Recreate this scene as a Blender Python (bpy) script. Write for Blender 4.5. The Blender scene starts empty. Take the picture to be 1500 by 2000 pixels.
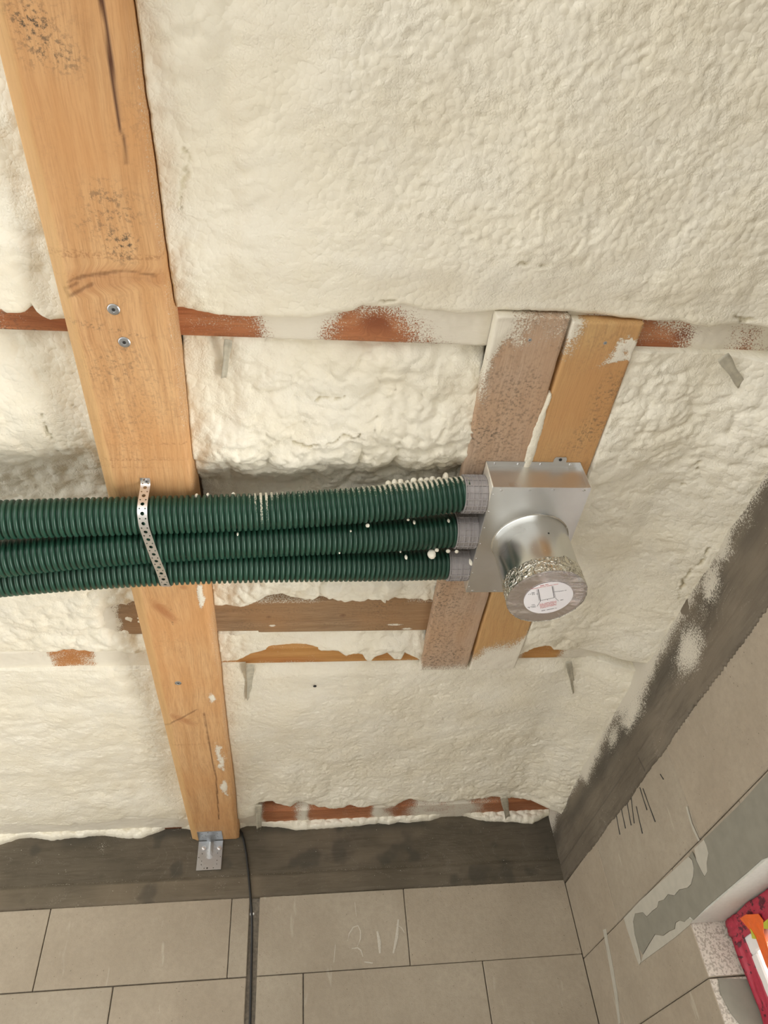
import bpy, bmesh, math, random
import numpy as np
from mathutils import Vector, Matrix
random.seed(7); rng = np.random.default_rng(7)
S = bpy.context.scene; C = S.collection

# ---------------------------------------------------------------- camera, light, exposure
# world: camera at the origin, X right, Y towards the gable wall, Z up, floor at z=-1.5 (metres)
F = 1415.0
_Y = np.array([-175, 1450, F]); _Y = _Y/np.linalg.norm(_Y)
_Z = np.array([-160, -1400, F]); _Z = _Z-_Z.dot(_Y)*_Y; _Z = _Z/np.linalg.norm(_Z)
_X = np.cross(_Y, _Z); R = np.array([_X, _Y, _Z])
cam = bpy.data.cameras.new('camera'); cam.sensor_fit = 'VERTICAL'; cam.sensor_height = 36; cam.lens = F/2000*36
co = bpy.data.objects.new('camera', cam); C.objects.link(co)
M3 = Matrix(((R[0,0], -R[0,1], -R[0,2]), (R[1,0], -R[1,1], -R[1,2]), (R[2,0], -R[2,1], -R[2,2])))
co.matrix_world = M3.to_4x4(); S.camera = co
cam.clip_start = .02

w = bpy.data.worlds.new('world'); S.world = w; w.use_nodes = True
bg = w.node_tree.nodes['Background']; bg.inputs[0].default_value = (1, .985, .955, 1); bg.inputs[1].default_value = .95
def area(name, loc, rot, sx, sy, power, col):
    l = bpy.data.lights.new(name, 'AREA'); l.shape = 'RECTANGLE'; l.size = sx; l.size_y = sy; l.energy = power; l.color = col
    o = bpy.data.objects.new(name, l); C.objects.link(o); o.location = loc; o.rotation_euler = rot; return o
# daylight outside the window of the right wall; near and left walls left out so world light fills in
area('window_daylight', (1.62, 1.05, -.25), (0, math.radians(62), 0), 1.5, 1.7, 62, (1, .975, .93))
S.view_settings.view_transform = 'Standard'; S.view_settings.look = 'None'; S.view_settings.gamma = 1
S.view_settings.exposure = 1.22
S.view_settings.use_curve_mapping = False

# ---------------------------------------------------------------- helpers
def ray(u, v): return R @ np.array([(u-750)/F, (v-1000)/F, 1.0])
def onz(u, v, z): d = ray(u, v); return d*(z/d[2])
def ony(u, v, y): d = ray(u, v); return d*(y/d[1])
def onx(u, v, x): d = ray(u, v); return d*(x/d[0])

def _hash(ix, iy, s):
    n = (ix.astype(np.int64)*374761393 + iy.astype(np.int64)*668265263 + s*974634777) & 0x7fffffff
    n = ((n ^ (n >> 13))*1274126177) & 0x7fffffff
    n = ((n ^ (n >> 15))*1103515245) & 0x7fffffff
    return ((n ^ (n >> 16)) & 0xffffff)/float(0x1000000)
def vnoise(x, y, s=0):          # value noise, -1..1
    x = np.asarray(x, float); y = np.asarray(y, float)
    ix = np.floor(x); iy = np.floor(y); fx = x-ix; fy = y-iy
    ux = fx*fx*fx*(fx*(fx*6-15)+10); uy = fy*fy*fy*(fy*(fy*6-15)+10)
    a = _hash(ix, iy, s); b = _hash(ix+1, iy, s); c = _hash(ix, iy+1, s); d = _hash(ix+1, iy+1, s)
    return ((a*(1-ux)+b*ux)*(1-uy)+(c*(1-ux)+d*ux)*uy)*2-1
def fbm(x, y, s=0, o=4):
    t = 0; a = .5; f = 1
    for i in range(o):
        t = t+a*vnoise(x*f+i*17.3, y*f-i*9.1, s+i); a *= .5; f *= 2.03
    return t
def worley(x, y, s=0):
    ix = np.floor(x); iy = np.floor(y); best = np.full(x.shape, 9.0)
    for dx in (-1, 0, 1):
        for dy in (-1, 0, 1):
            cx = ix+dx; cy = iy+dy
            px = cx+.1+.8*_hash(cx, cy, s+3); py = cy+.1+.8*_hash(cx, cy, s+11)
            best = np.minimum(best, (px-x)**2+(py-y)**2)
    return best
def sstep(a, b, x): t = np.clip((x-a)/(b-a), 0, 1); return t*t*(3-2*t)
def segdist(x, y, pts):
    best = np.full(np.shape(x), 9.0)
    for (ax, ay), (bx_, by_) in zip(pts[:-1], pts[1:]):
        dx = bx_-ax; dy = by_-ay; L = dx*dx+dy*dy+1e-12
        t = np.clip(((x-ax)*dx+(y-ay)*dy)/L, 0, 1)
        best = np.minimum(best, np.hypot(x-ax-t*dx, y-ay-t*dy))
    return best

def tag(o, label=None, cat=None, group=None, kind=None):
    if label: o['label'] = label
    if cat: o['category'] = cat
    if group: o['group'] = group
    if kind: o['kind'] = kind
    return o
def empty(name, loc, label=None, cat=None, group=None, kind=None):
    o = bpy.data.objects.new(name, None); o.empty_display_size = .05; C.objects.link(o); o.location = loc
    return tag(o, label, cat, group, kind)
def link(name, me, mat, parent=None, loc=None, smooth=False):
    # mesh data arrives in world coordinates; it is re-centred on loc (or on its own middle)
    n = len(me.vertices); co_ = np.empty(n*3); me.vertices.foreach_get('co', co_); v = co_.reshape(-1, 3)
    if loc is None: loc = (v.min(0)+v.max(0))/2
    loc = np.array(loc, float); v = v-loc; me.vertices.foreach_set('co', v.ravel()); me.update()
    o = bpy.data.objects.new(name, me); C.objects.link(o)
    mats = mat if isinstance(mat, (list, tuple)) else [mat]
    for m in mats: me.materials.append(m)
    if parent is not None:
        o.parent = parent; o.location = loc-wl(parent)
    else: o.location = loc
    if smooth: me.polygons.foreach_set('use_smooth', [True]*len(me.polygons))
    return o
def wl(o):
    p = np.array(o.location, float)
    while o.parent is not None: o = o.parent; p = p+np.array(o.location, float)
    return p
def mesh(verts, faces):
    me = bpy.data.meshes.new('m'); me.from_pydata([tuple(map(float, v)) for v in verts], [], faces); me.update(); return me
def gridmesh(P, attrs=None, skirt=None, flip=False):
    """P: (n,m,3) array of points; skirt: offset vector for an extra row all round (gives the sheet its thickness)"""
    P = np.array(P, float)
    if attrs: attrs = {k: np.broadcast_to(a, P.shape[:2]).astype(float) for k, a in attrs.items()}
    if skirt is not None:
        sk = np.array(skirt, float)
        P = np.concatenate([P[:1]+sk, P, P[-1:]+sk], 0); P = np.concatenate([P[:, :1]+sk, P, P[:, -1:]+sk], 1)
        P[0, 0] -= sk; P[0, -1] -= sk; P[-1, 0] -= sk; P[-1, -1] -= sk
        if attrs: attrs = {k: np.pad(a, 1, mode='edge') for k, a in attrs.items()}
    n, m = P.shape[:2]; idx = np.arange(n*m).reshape(n, m)
    q = np.stack([idx[:-1, :-1], idx[1:, :-1], idx[1:, 1:], idx[:-1, 1:]], -1).reshape(-1, 4)
    if flip: q = q[:, ::-1]
    me = bpy.data.meshes.new('m'); me.vertices.add(n*m); me.vertices.foreach_set('co', P.reshape(-1))
    me.loops.add(q.size); me.loops.foreach_set('vertex_index', q.reshape(-1).astype(np.int32))
    me.polygons.add(len(q)); me.polygons.foreach_set('loop_start', np.arange(0, q.size, 4, dtype=np.int32))
    me.polygons.foreach_set('loop_total', np.full(len(q), 4, dtype=np.int32)); me.update(calc_edges=True)
    for k, a in (attrs or {}).items():
        at = me.attributes.new(k, 'FLOAT', 'POINT'); at.data.foreach_set('value', a.reshape(-1).astype(np.float32))
    return me
def boxbm(bm, x0, x1, y0, y1, z0, z1):
    v = [bm.verts.new(p) for p in ((x0,y0,z0),(x1,y0,z0),(x1,y1,z0),(x0,y1,z0),(x0,y0,z1),(x1,y0,z1),(x1,y1,z1),(x0,y1,z1))]
    for f in ((0,3,2,1),(4,5,6,7),(0,1,5,4),(1,2,6,5),(2,3,7,6),(3,0,4,7)): bm.faces.new([v[i] for i in f])
    return v
def bmmesh(bm, bevel=0, seg=1):
    if bevel: bmesh.ops.bevel(bm, geom=list(bm.edges), offset=bevel, segments=seg, affect='EDGES', clamp_overlap=True)
    me = bpy.data.meshes.new('m'); bm.to_mesh(me); bm.free(); return me
def boxmesh(x0, x1, y0, y1, z0, z1, bevel=0):
    bm = bmesh.new(); boxbm(bm, x0, x1, y0, y1, z0, z1); return bmmesh(bm, bevel)
def slab(pts, nrm, thick):
    """polygon outline (3D points, planar) extruded by thick along nrm, outlines may be concave"""
    bm = bmesh.new(); a = [bm.verts.new(tuple(map(float, p))) for p in pts]; n = np.array(nrm, float)*thick
    es = [bm.edges.new((a[i], a[(i+1) % len(a)])) for i in range(len(a))]
    bmesh.ops.triangle_fill(bm, edges=es, use_beauty=True, normal=nrm)
    base = list(bm.faces)
    r = bmesh.ops.extrude_face_region(bm, geom=base); nv = [g for g in r['geom'] if isinstance(g, bmesh.types.BMVert)]
    bmesh.ops.translate(bm, verts=nv, vec=Vector(n)); bmesh.ops.recalc_face_normals(bm, faces=list(bm.faces))
    return bmmesh(bm)
def tube(bm, pts, r, seg=8, cap=True):
    pts = [np.array(p, float) for p in pts]; rings = []
    rr = r if hasattr(r, '__len__') else [r]*len(pts)
    for i, p in enumerate(pts):
        d = pts[min(i+1, len(pts)-1)]-pts[max(i-1, 0)]; d = d/np.linalg.norm(d)
        up = np.array([0, 0, 1.]) if abs(d[2]) < .9 else np.array([1., 0, 0]); a = np.cross(d, up); a /= np.linalg.norm(a); b = np.cross(d, a)
        rings.append([bm.verts.new(tuple(p+rr[i]*(math.cos(t)*a+math.sin(t)*b))) for t in np.linspace(0, 2*math.pi, seg, endpoint=False)])
    for q, s in zip(rings[:-1], rings[1:]):
        for i in range(seg): bm.faces.new((q[i], q[(i+1) % seg], s[(i+1) % seg], s[i]))
    if cap: bm.faces.new(rings[0][::-1]); bm.faces.new(rings[-1])
def lathe(bm, prof, c, axis='z', seg=48, cap0=False, cap1=False):
    """prof: list of (radius, height) turned around an axis through c"""
    rings = []
    for r, h in prof:
        row = []
        for t in np.linspace(0, 2*math.pi, seg, endpoint=False):
            a, b = r*math.cos(t), r*math.sin(t)
            p = {'z': (a, b, h), 'x': (h, a, b), 'y': (a, h, b)}[axis]
            row.append(bm.verts.new((c[0]+p[0], c[1]+p[1], c[2]+p[2])))
        rings.append(row)
    for q, s in zip(rings[:-1], rings[1:]):
        for i in range(seg): bm.faces.new((q[i], q[(i+1) % seg], s[(i+1) % seg], s[i]))
    if cap0: bm.faces.new(rings[0][::-1])
    if cap1: bm.faces.new(rings[-1])
    bmesh.ops.recalc_face_normals(bm, faces=list(bm.faces))
def holecell(bm, u0, u1, v0, v1, hx, hy, r, fn, nseg=4, back=None):
    """cell of sheet metal with a round hole; fn maps (u,v) to a point of the front, back to a point of the rear"""
    per = []
    for i in range(nseg): per.append((u0+(u1-u0)*i/nseg, v0))
    for i in range(nseg): per.append((u1, v0+(v1-v0)*i/nseg))
    for i in range(nseg): per.append((u1-(u1-u0)*i/nseg, v1))
    for i in range(nseg): per.append((u0, v1-(v1-v0)*i/nseg))
    N = nseg*4; hole = [(hx+r*math.cos(-math.pi*3/4+2*math.pi*i/N), hy+r*math.sin(-math.pi*3/4+2*math.pi*i/N)) for i in range(N)]
    A = [[bm.verts.new(tuple(map(float, f(*p)))) for p in per] for f in (fn, back)]
    if r <= 0:
        bm.faces.new(A[0]); bm.faces.new(A[1][::-1])
    else:
        B_ = [[bm.verts.new(tuple(map(float, f(*p)))) for p in hole] for f in (fn, back)]
        for i in range(N):
            j = (i+1) % N; bm.faces.new((A[0][i], A[0][j], B_[0][j], B_[0][i])); bm.faces.new((A[1][j], A[1][i], B_[1][i], B_[1][j])); bm.faces.new((B_[0][i], B_[0][j], B_[1][j], B_[1][i]))
    for i in range(N): j = (i+1) % N; bm.faces.new((A[0][j], A[0][i], A[1][i], A[1][j]))
def solidify(bm, vec_or_none, t):
    bmesh.ops.recalc_face_normals(bm, faces=list(bm.faces))
    bmesh.ops.solidify(bm, geom=list(bm.faces), thickness=t)

# ---------------------------------------------------------------- materials
class NT:
    def __init__(s, name):
        s.m = bpy.data.materials.new(name); s.m.use_nodes = True; s.t = s.m.node_tree; s.b = s.t.nodes['Principled BSDF']; s.out = s.t.nodes['Material Output']
    def n(s, typ, **kw):
        nd = s.t.nodes.new(typ)
        for k, v in kw.items():
            if k.startswith('i_'): s.inp(nd.inputs[k[2:].replace('_', ' ')], v)
            else: setattr(nd, k, v)
        return nd
    def inp(s, sock, v):
        if isinstance(v, bpy.types.NodeSocket): s.t.links.new(v, sock)
        elif isinstance(v, bpy.types.Node): s.t.links.new(v.outputs[0], sock)
        else:
            if hasattr(sock.default_value, '__len__') and len(sock.default_value) == 4 and len(v) == 3: v = (*v, 1)
            sock.default_value = v
    def math(s, op, a, b=0.0, clamp=False, c=None):
        nd = s.t.nodes.new('ShaderNodeMath'); nd.operation = op; nd.use_clamp = clamp; s.inp(nd.inputs[0], a); s.inp(nd.inputs[1], b)
        if c is not None: s.inp(nd.inputs[2], c)
        return nd.outputs[0]
    def obj(s, scale=(1, 1, 1), rot=(0, 0, 0), world=True):
        if world: g = s.n('ShaderNodeNewGeometry').outputs['Position']
        else: g = s.n('ShaderNodeTexCoord').outputs['Object']
        mp = s.n('ShaderNodeMapping'); s.inp(mp.inputs[0], g); mp.inputs['Scale'].default_value = scale; mp.inputs['Rotation'].default_value = rot
        return mp.outputs[0]
    def noise(s, vec, scale, detail=3, rough=.5, dist=0):
        nd = s.n('ShaderNodeTexNoise'); s.inp(nd.inputs['Vector'], vec); nd.inputs['Scale'].default_value = scale; nd.inputs['Detail'].default_value = detail
        nd.inputs['Roughness'].default_value = rough; nd.inputs['Distortion'].default_value = dist; return nd.outputs[0]
    def vor(s, vec, scale, feature='F1'):
        nd = s.n('ShaderNodeTexVoronoi'); nd.feature = feature; s.inp(nd.inputs['Vector'], vec); nd.inputs['Scale'].default_value = scale; return nd.outputs[0]
    def rng(s, v, a, b, c=0., d=1.):
        nd = s.n('ShaderNodeMapRange'); nd.clamp = True; s.inp(nd.inputs[0], v)
        for i, q in enumerate((a, b, c, d)): nd.inputs[i+1].default_value = q
        return nd.outputs[0]
    def mix(s, f, a, b, mode='MIX'):
        nd = s.n('ShaderNodeMix'); nd.data_type = 'RGBA'; nd.blend_type = mode; s.inp(nd.inputs[0], f); s.inp(nd.inputs[6], a); s.inp(nd.inputs[7], b); return nd.outputs[2]
    def attr(s, name):
        nd = s.n('ShaderNodeAttribute'); nd.attribute_name = name; return nd.outputs['Fac']
    def bump(s, h, dist, strength=1., prev=None):
        nd = s.n('ShaderNodeBump'); s.inp(nd.inputs['Height'], h); nd.inputs['Distance'].default_value = dist; nd.inputs['Strength'].default_value = strength
        if prev is not None: s.inp(nd.inputs['Normal'], prev)
        return nd.outputs[0]
    def fin(s, col=None, rough=None, normal=None, metal=None, **kw):
        if col is not None: s.inp(s.b.inputs['Base Color'], col)
        if rough is not None: s.inp(s.b.inputs['Roughness'], rough)
        if normal is not None: s.inp(s.b.inputs['Normal'], normal)
        if metal is not None: s.inp(s.b.inputs['Metallic'], metal)
        for k, v in kw.items(): s.inp(s.b.inputs[k.replace('_', ' ')], v)
        return s.m
DUSTC = (.80, .75, .63)
def dustfac(t, att, scale=330):
    n = t.rng(t.noise(t.obj(), scale, 3, .75), .27, .73)
    d = t.math('MULTIPLY', att, 1.3); d = t.math('SUBTRACT', d, .15); d = t.math('SUBTRACT', d, n)
    return t.math('MULTIPLY_ADD', d, 4., True, .5)

def foam_mat():
    t = NT('spray_foam'); v = t.obj()
    a = t.noise(v, 7, 3); b = t.noise(v, 34, 4, .6, .4)
    col = t.mix(t.rng(a, .35, .65), (.86, .805, .655), (.89, .85, .725))
    col = t.mix(t.rng(b, .5, .75, 0, .45), col, (.84, .785, .62))
    col = t.mix(t.math('MULTIPLY', t.attr('stain'), .9), col, (.62, .55, .36))
    sp = t.rng(t.noise(v, 190, 2), .74, .80, 0, .5); col = t.mix(sp, col, (.45, .40, .3))
    col = t.mix(t.attr('mark'), col, (.03, .03, .035))
    wv = t.n('ShaderNodeVectorMath', operation='ADD'); t.inp(wv.inputs[0], v); nz_ = t.n('ShaderNodeTexNoise'); t.inp(nz_.inputs['Vector'], v); nz_.inputs['Scale'].default_value = 60; nz_.inputs['Detail'].default_value = 2
    sc_ = t.n('ShaderNodeVectorMath', operation='SCALE'); t.inp(sc_.inputs[0], nz_.outputs['Color']); sc_.inputs['Scale'].default_value = .012; t.inp(wv.inputs[1], sc_.outputs[0])
    c = t.vor(wv.outputs[0], 105); c = t.math('MULTIPLY', c, c); c2 = t.vor(wv.outputs[0], 240); c2 = t.math('MULTIPLY', c2, c2); gr = t.noise(v, 420, 3, .6)
    keep = t.rng(t.noise(v, 16, 2), .42, .58); inv = t.math('SUBTRACT', 1., keep)
    nb = t.bump(t.math('MULTIPLY', c, t.math('MULTIPLY_ADD', keep, -.7, False, 1.)), -.0026, .6); nb = t.bump(t.math('MULTIPLY', c2, keep), -.0012, .7, nb); nb = t.bump(t.math('MULTIPLY', gr, keep), .0012, .5, nb)
    return t.fin(col, t.rng(b, .3, .7, .48, .62), nb, Specular_IOR_Level=.35)

def wood_mat(name, lo, hi, dark, axis='y', rings=26, red=None, fibre=1.0, saw=0.0, mould=.35):
    """softwood; the grain runs along the given axis. attributes: dust, stain (dark mould), knot (reddish brown), crack"""
    t = NT(name)
    al = .055
    sc = (1, al, 1) if axis == 'y' else (al, 1, 1)
    v = t.obj(sc); dis = t.noise(t.obj((1, .35, 1) if axis == 'y' else (.35, 1, 1)), 6, 3)
    k = t.attr('knot')
    addv = t.n('ShaderNodeVectorMath', operation='ADD'); t.inp(addv.inputs[0], v)
    cx = t.n('ShaderNodeCombineXYZ'); dd = t.math('MULTIPLY_ADD', dis, .045, False, t.math('MULTIPLY', k, .035))
    t.inp(cx.inputs[0 if axis == 'y' else 1], dd); t.inp(addv.inputs[1], cx.outputs[0])
    g = t.noise(addv.outputs[0], rings*2.2, 2, .45); fine = t.noise(addv.outputs[0], 420, 3, .6); mid = t.noise(v, 14, 2)
    col = t.mix(t.rng(g, .36, .62), lo, hi)
    col = t.mix(t.rng(fine, .42, .68, 0, .38*fibre), col, dark)
    big = t.noise(t.obj(), 3.2, 3); 
    if red is not None: col = t.mix(t.rng(big, .42, .66, 0, .7), col, red)
    col = t.mix(t.rng(mid, .5, .72, 0, .3), col, lo)
    if saw:
        sv = t.obj((.5, 24, 1) if axis == 'y' else (24, .5, 1)); s1 = t.noise(sv, 1.6, 2, .5)
        s2 = t.rng(s1, .66, .71, 0, saw); br = t.rng(t.noise(t.obj(), 260, 2), .45, .6)
        col = t.mix(t.math('MULTIPLY', s2, br), col, dark)
    col = t.mix(t.math('MULTIPLY', k, .8), col, (dark[0]*1.25, dark[1]*.95, dark[2]*.8))
    m1 = t.noise(t.obj(), 150, 4, .75); m2 = t.noise(t.obj(), 11, 2)
    mm = t.math('ADD', t.attr('stain'), t.rng(m2, .48, .75, 0, mould*.55))
    mf = t.math('MULTIPLY', t.rng(m1, .50, .62), mm, True)
    col = t.mix(mf, col, (.075, .062, .045))
    col = t.mix(t.attr('crack'), col, (.10, .038, .016))
    gl = t.attr('wane'); col = t.mix(t.math('MULTIPLY', gl, .55), col, (.66, .43, .19))
    df = dustfac(t, t.attr('dust')); col = t.mix(df, col, DUSTC)
    h = t.math('SUBTRACT', fine, t.math('MULTIPLY', t.attr('crack'), 3.)); nb = t.bump(h, .0012, .5); nb = t.bump(df, .0012, .6, nb)
    return t.fin(col, .62, nb, Specular_IOR_Level=.3)

def block_mat(name='aerated_concrete', c1=(.375, .325, .253), c2=(.43, .38, .30), rough=False):
    t = NT(name); v = t.obj(); a = t.noise(v, 5, 4); b = t.noise(v, 60, 4, .7); c = t.noise(v, 420, 2)
    oi = t.n('ShaderNodeObjectInfo').outputs['Random']
    col = t.mix(t.rng(a, .35, .65), c1, c2)
    col = t.mix(t.rng(oi, 0, 1, 0, .35), col, (.41, .325, .235))
    lf = t.noise(v, 1.7, 5, .7); col = t.mix(t.rng(lf, .4, .65, 0, .5), col, (c1[0]*.80, c1[1]*.78, c1[2]*.75)); col = t.mix(t.rng(b, .4, .7, 0, .4), col, (c1[0]*.75, c1[1]*.75, c1[2]*.75))
    if rough:
        p = t.rng(t.noise(v, 170, 3, .6), .5, .56, 0, .75); col = t.mix(p, (.62, .57, .49), (.33, .29, .235))
        return t.fin(col, .9, t.bump(t.noise(v, 170, 3, .6), .004, .8))
    pit = t.rng(t.vor(v, 60), .05, .10, 1, 0); keep = t.rng(t.noise(v, 25, 2), .46, .56)
    col = t.mix(t.math('MULTIPLY', pit, keep), col, (.13, .11, .08))
    smear = t.rng(t.noise(t.obj((1, 1, .22)), 34, 2), .70, .76, 0, .32); col = t.mix(smear, col, (.58, .53, .44))
    col = t.mix(t.math('MULTIPLY', t.attr('stain'), 1.), col, (.085, .07, .05))
    df = dustfac(t, t.attr('dust')); col = t.mix(df, col, DUSTC)
    nb = t.bump(c, .0016, .6); nb = t.bump(b, .003, .5, nb)
    return t.fin(col, .88, nb, Specular_IOR_Level=.2)
def concrete_mat(name, c1, c2, axis='x', grain=.5):
    t = NT(name); v = t.obj(); a = t.noise(v, 4, 4, .6)
    s = t.obj((.12, 1, 1)) if axis == 'x' else t.obj((1, .12, 1)); g = t.noise(s, 75, 3, .6, .9); c = t.noise(v, 260, 3, .7)
    rings = t.noise(t.obj((.45, 1, 1)) if axis == 'x' else t.obj((1, .45, 1)), 4.5, 1, .4, .8)
    w_ = t.math('SINE', t.math('MULTIPLY', rings, 190.)); lines = t.rng(w_, .75, 1, 0, grain*.75)
    col = t.mix(t.rng(a, .35, .65), c1, c2)
    col = t.mix(t.rng(g, .45, .7, 0, .5), col, (c1[0]*.65, c1[1]*.63, c1[2]*.6))
    keep = t.rng(t.noise(v, 6, 2), .42, .6); sp = t.rng(c, .52, .66)
    col = t.mix(t.math('MULTIPLY', t.math('MULTIPLY', lines, keep), sp), col, (.40, .36, .30))
    col = t.mix(t.math('MULTIPLY', t.attr('pale'), .7), col, (c2[0]*1.55, c2[1]*1.5, c2[2]*1.45))
    col = t.mix(t.math('MULTIPLY', t.attr('stain'), 1.), col, (.045, .042, .034))
    spk = t.rng(t.vor(v, 55), .035, .06, 1, 0); col = t.mix(t.math('MULTIPLY', spk, t.rng(t.noise(v, 12, 2), .5, .56)), col, (.7, .66, .55))
    df = dustfac(t, t.attr('dust'), 260); col = t.mix(df, col, (.62, .58, .49))
    nb = t.bump(g, .002, .4); nb = t.bump(c, .001, .5, nb); nb = t.bump(df, .0012, .6, nb)
    return t.fin(col, .75, nb, Specular_IOR_Level=.3)
def plain(name, col, rough=.5, metal=0, noise_amt=.1, nscale=60, bumpd=0):
    t = NT(name); n = t.noise(t.obj(), nscale, 3)
    c = t.mix(t.rng(n, .3, .7), col, tuple(q*(1-noise_amt*2) for q in col))
    return t.fin(c, rough, t.bump(n, bumpd, .5) if bumpd else None, metal)
def zinc_mat(name='galvanised_steel', base=(.66, .66, .65), r0=.28, r1=.42, brushed=True, spangle=.0):
    t = NT(name); v = t.obj(); a = t.noise(v, 9, 3); b = t.noise(v, 700, 2)
    col = t.mix(t.rng(a, .35, .65), base, tuple(q*.9 for q in base))
    sp = t.rng(t.noise(v, 420, 2), .73, .77, 0, .5); col = t.mix(sp, col, (.85, .82, .74))
    if spangle: col = t.mix(t.rng(t.vor(v, 160), 0, 1, 0, spangle), col, (.45, .46, .47))
    df = dustfac(t, t.attr('dust')); col = t.mix(df, col, DUSTC); me_ = t.math('SUBTRACT', 1., t.math('MAXIMUM', df, sp), True)
    return t.fin(col, t.rng(a, .3, .7, r0, r1), t.bump(b, .0002, .25), me_)
def foil_mat():
    t = NT('crinkled_foil'); v = t.obj()
    def ridge(vec, sc, w): return t.rng(t.math('ABSOLUTE', t.math('SUBTRACT', t.noise(vec, sc, 2, .5, .8), .5)), 0, w, 1, 0)
    a = ridge(v, 42, .05); b = ridge(t.obj((1, 1, .6), (.3, .5, 0)), 75, .05); n = t.noise(v, 190, 3, .6)
    nb = t.bump(a, .002, .7); nb = t.bump(b, .0014, .6, nb); nb = t.bump(n, .0012, .5, nb)
    return t.fin(t.mix(t.math('MULTIPLY', a, .35), (.74, .72, .64), (.25, .24, .2)), .22, nb, 1.0)
def film_mat():
    t = NT('foil_cap_film'); v = t.obj((.28, 1, 1), (0, 0, .25)); n = t.noise(v, 70, 4, .6, .6)
    edge = t.attr('wrinkle_glint'); nb = t.bump(t.math('MULTIPLY', n, edge), .006, .9)
    hi = t.math('MULTIPLY', t.rng(n, .52, .60), edge)  # highlights on the wrinkles, painted into the base colour
    return t.fin(t.mix(hi, (.62, .565, .53), (.92, .88, .84)), t.rng(t.noise(v, 40, 2), .3, .7, .16, .3), nb, .8)
def pipe_mat():
    t = NT('green_corrugated_plastic'); v = t.obj(); a = t.noise(v, 20, 2)
    col = t.mix(t.rng(a, .3, .7), (.013, .054, .033), (.019, .069, .043))
    df = dustfac(t, t.attr('dust'), 420); col = t.mix(df, col, (.66, .62, .5))
    return t.fin(col, t.math('MULTIPLY_ADD', df, .4, False, .36), t.bump(df, .0008, .5), Specular_IOR_Level=.5)
def tape_mat(name, col, ink=True):
    t = NT(name); v = t.obj(); n = t.noise(v, 45, 3, .6, .5)
    c = t.mix(t.rng(n, .4, .7, 0, .35), col, tuple(q*.6 for q in col))
    if ink:
        k = t.rng(t.noise(t.obj((1, 1, 1.5)), 58, 3, .6), .555, .575); keep = t.rng(t.noise(v, 16, 1), .47, .5)
        c = t.mix(t.math('MULTIPLY', t.math('MULTIPLY', k, keep), .9), c, (.06, .012, .02))
    return t.fin(c, .42, t.bump(n, .004, .6))

FOAM = foam_mat()
PINE = wood_mat('pine_beam', (.59, .335, .150), (.67, .41, .20), (.27, .12, .045), 'y', 26, (.60, .30, .115), saw=.45, mould=.35)
BOARDG = wood_mat('weathered_board', (.50, .36, .255), (.57, .43, .315), (.25, .165, .11), 'y', 16, (.56, .34, .185), mould=.75)
BOARDO = wood_mat('tan_board', (.58, .35, .15), (.64, .41, .185), (.32, .165, .07), 'y', 16, (.56, .29, .115), mould=.55)
REDW = wood_mat('red_brown_batten', (.40, .145, .06), (.53, .225, .10), (.14, .045, .02), 'x', 26, None, mould=.3)
OLDW = wood_mat('grey_brown_batten', (.31, .20, .11), (.40, .27, .16), (.12, .072, .042), 'x', 30, (.40, .22, .10), fibre=1.5, mould=.9)
YELW = wood_mat('yellow_pine_batten', (.50, .25, .075), (.60, .33, .12), (.30, .12, .04), 'x', 20, (.42, .16, .05), mould=.1)
BLOCK = block_mat(); BLOCKR = block_mat('rough_cut_aerated_concrete', rough=True)
BEAMC = concrete_mat('dark_cast_concrete', (.088, .073, .050), (.13, .108, .077), 'x'); BEAMR = concrete_mat('dark_cast_concrete_side', (.125, .104, .077), (.17, .145, .11), 'y', .9)
MORT = plain('mortar', (.27, .235, .185), .95, 0, .2, 120, .002)
ZINC = zinc_mat(base=(.80,.80,.785), r0=.3, r1=.42); ZSTRAP = zinc_mat('strap_steel', (.86, .85, .83), .35, .45); ZBR = zinc_mat('bracket_steel', (.50, .52, .54), .35, .5, spangle=.35)
TUBEM = zinc_mat('duct_steel', (.74, .75, .725), .22, .3); RIV = zinc_mat('rivet_steel', (.8, .8, .8), .2, .3)
FOIL = foil_mat(); FILM = film_mat(); PIPE = pipe_mat()
GREYP = plain('grey_socket_plastic', (.40, .375, .37), .42, 0, .05)
BLACK = plain('black_cable_sheath', (.012, .012, .012), .4, 0, .1)
DARKH = plain('screw_recess', (.02, .02, .02), .6)
WHITE = plain('white_paper', (.86, .84, .86), .5, 0, .01); INKB = plain('black_print', (.03, .03, .04), .6); INKR = plain('red_print', (.62, .12, .12), .6)
WHITEP = plain('white_plastic', (.82, .82, .80), .35, 0, .02)
PLAST = plain('white_reveal_plaster', (.60, .59, .53), .8, 0, .04, 90, .001)
GREYF = plain('grey_levelling_mortar', (.26, .248, .20), .85, 0, .07, 30, .001); PALEF = plain('pale_filler', (.47, .445, .375), .85, 0, .05, 40, .001)
REDT = tape_mat('red_sealing_tape', (.42, .03, .06)); ORGT = tape_mat('orange_sealing_tape', (.80, .14, .02), False); LIME = tape_mat('lime_sealing_tape', (.50, .50, .05), False)
FLOORM = plain('floor_screed', (.52, .50, .46), .8, 0, .1, 12, .002)
DECKM = plain('roof_board', (.30, .19, .10), .8, 0, .2, 25, .001)
STRIPM = plain('foam_coated_strip', (.62, .58, .46), .5, 0, .15, 60, .001)
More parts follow.
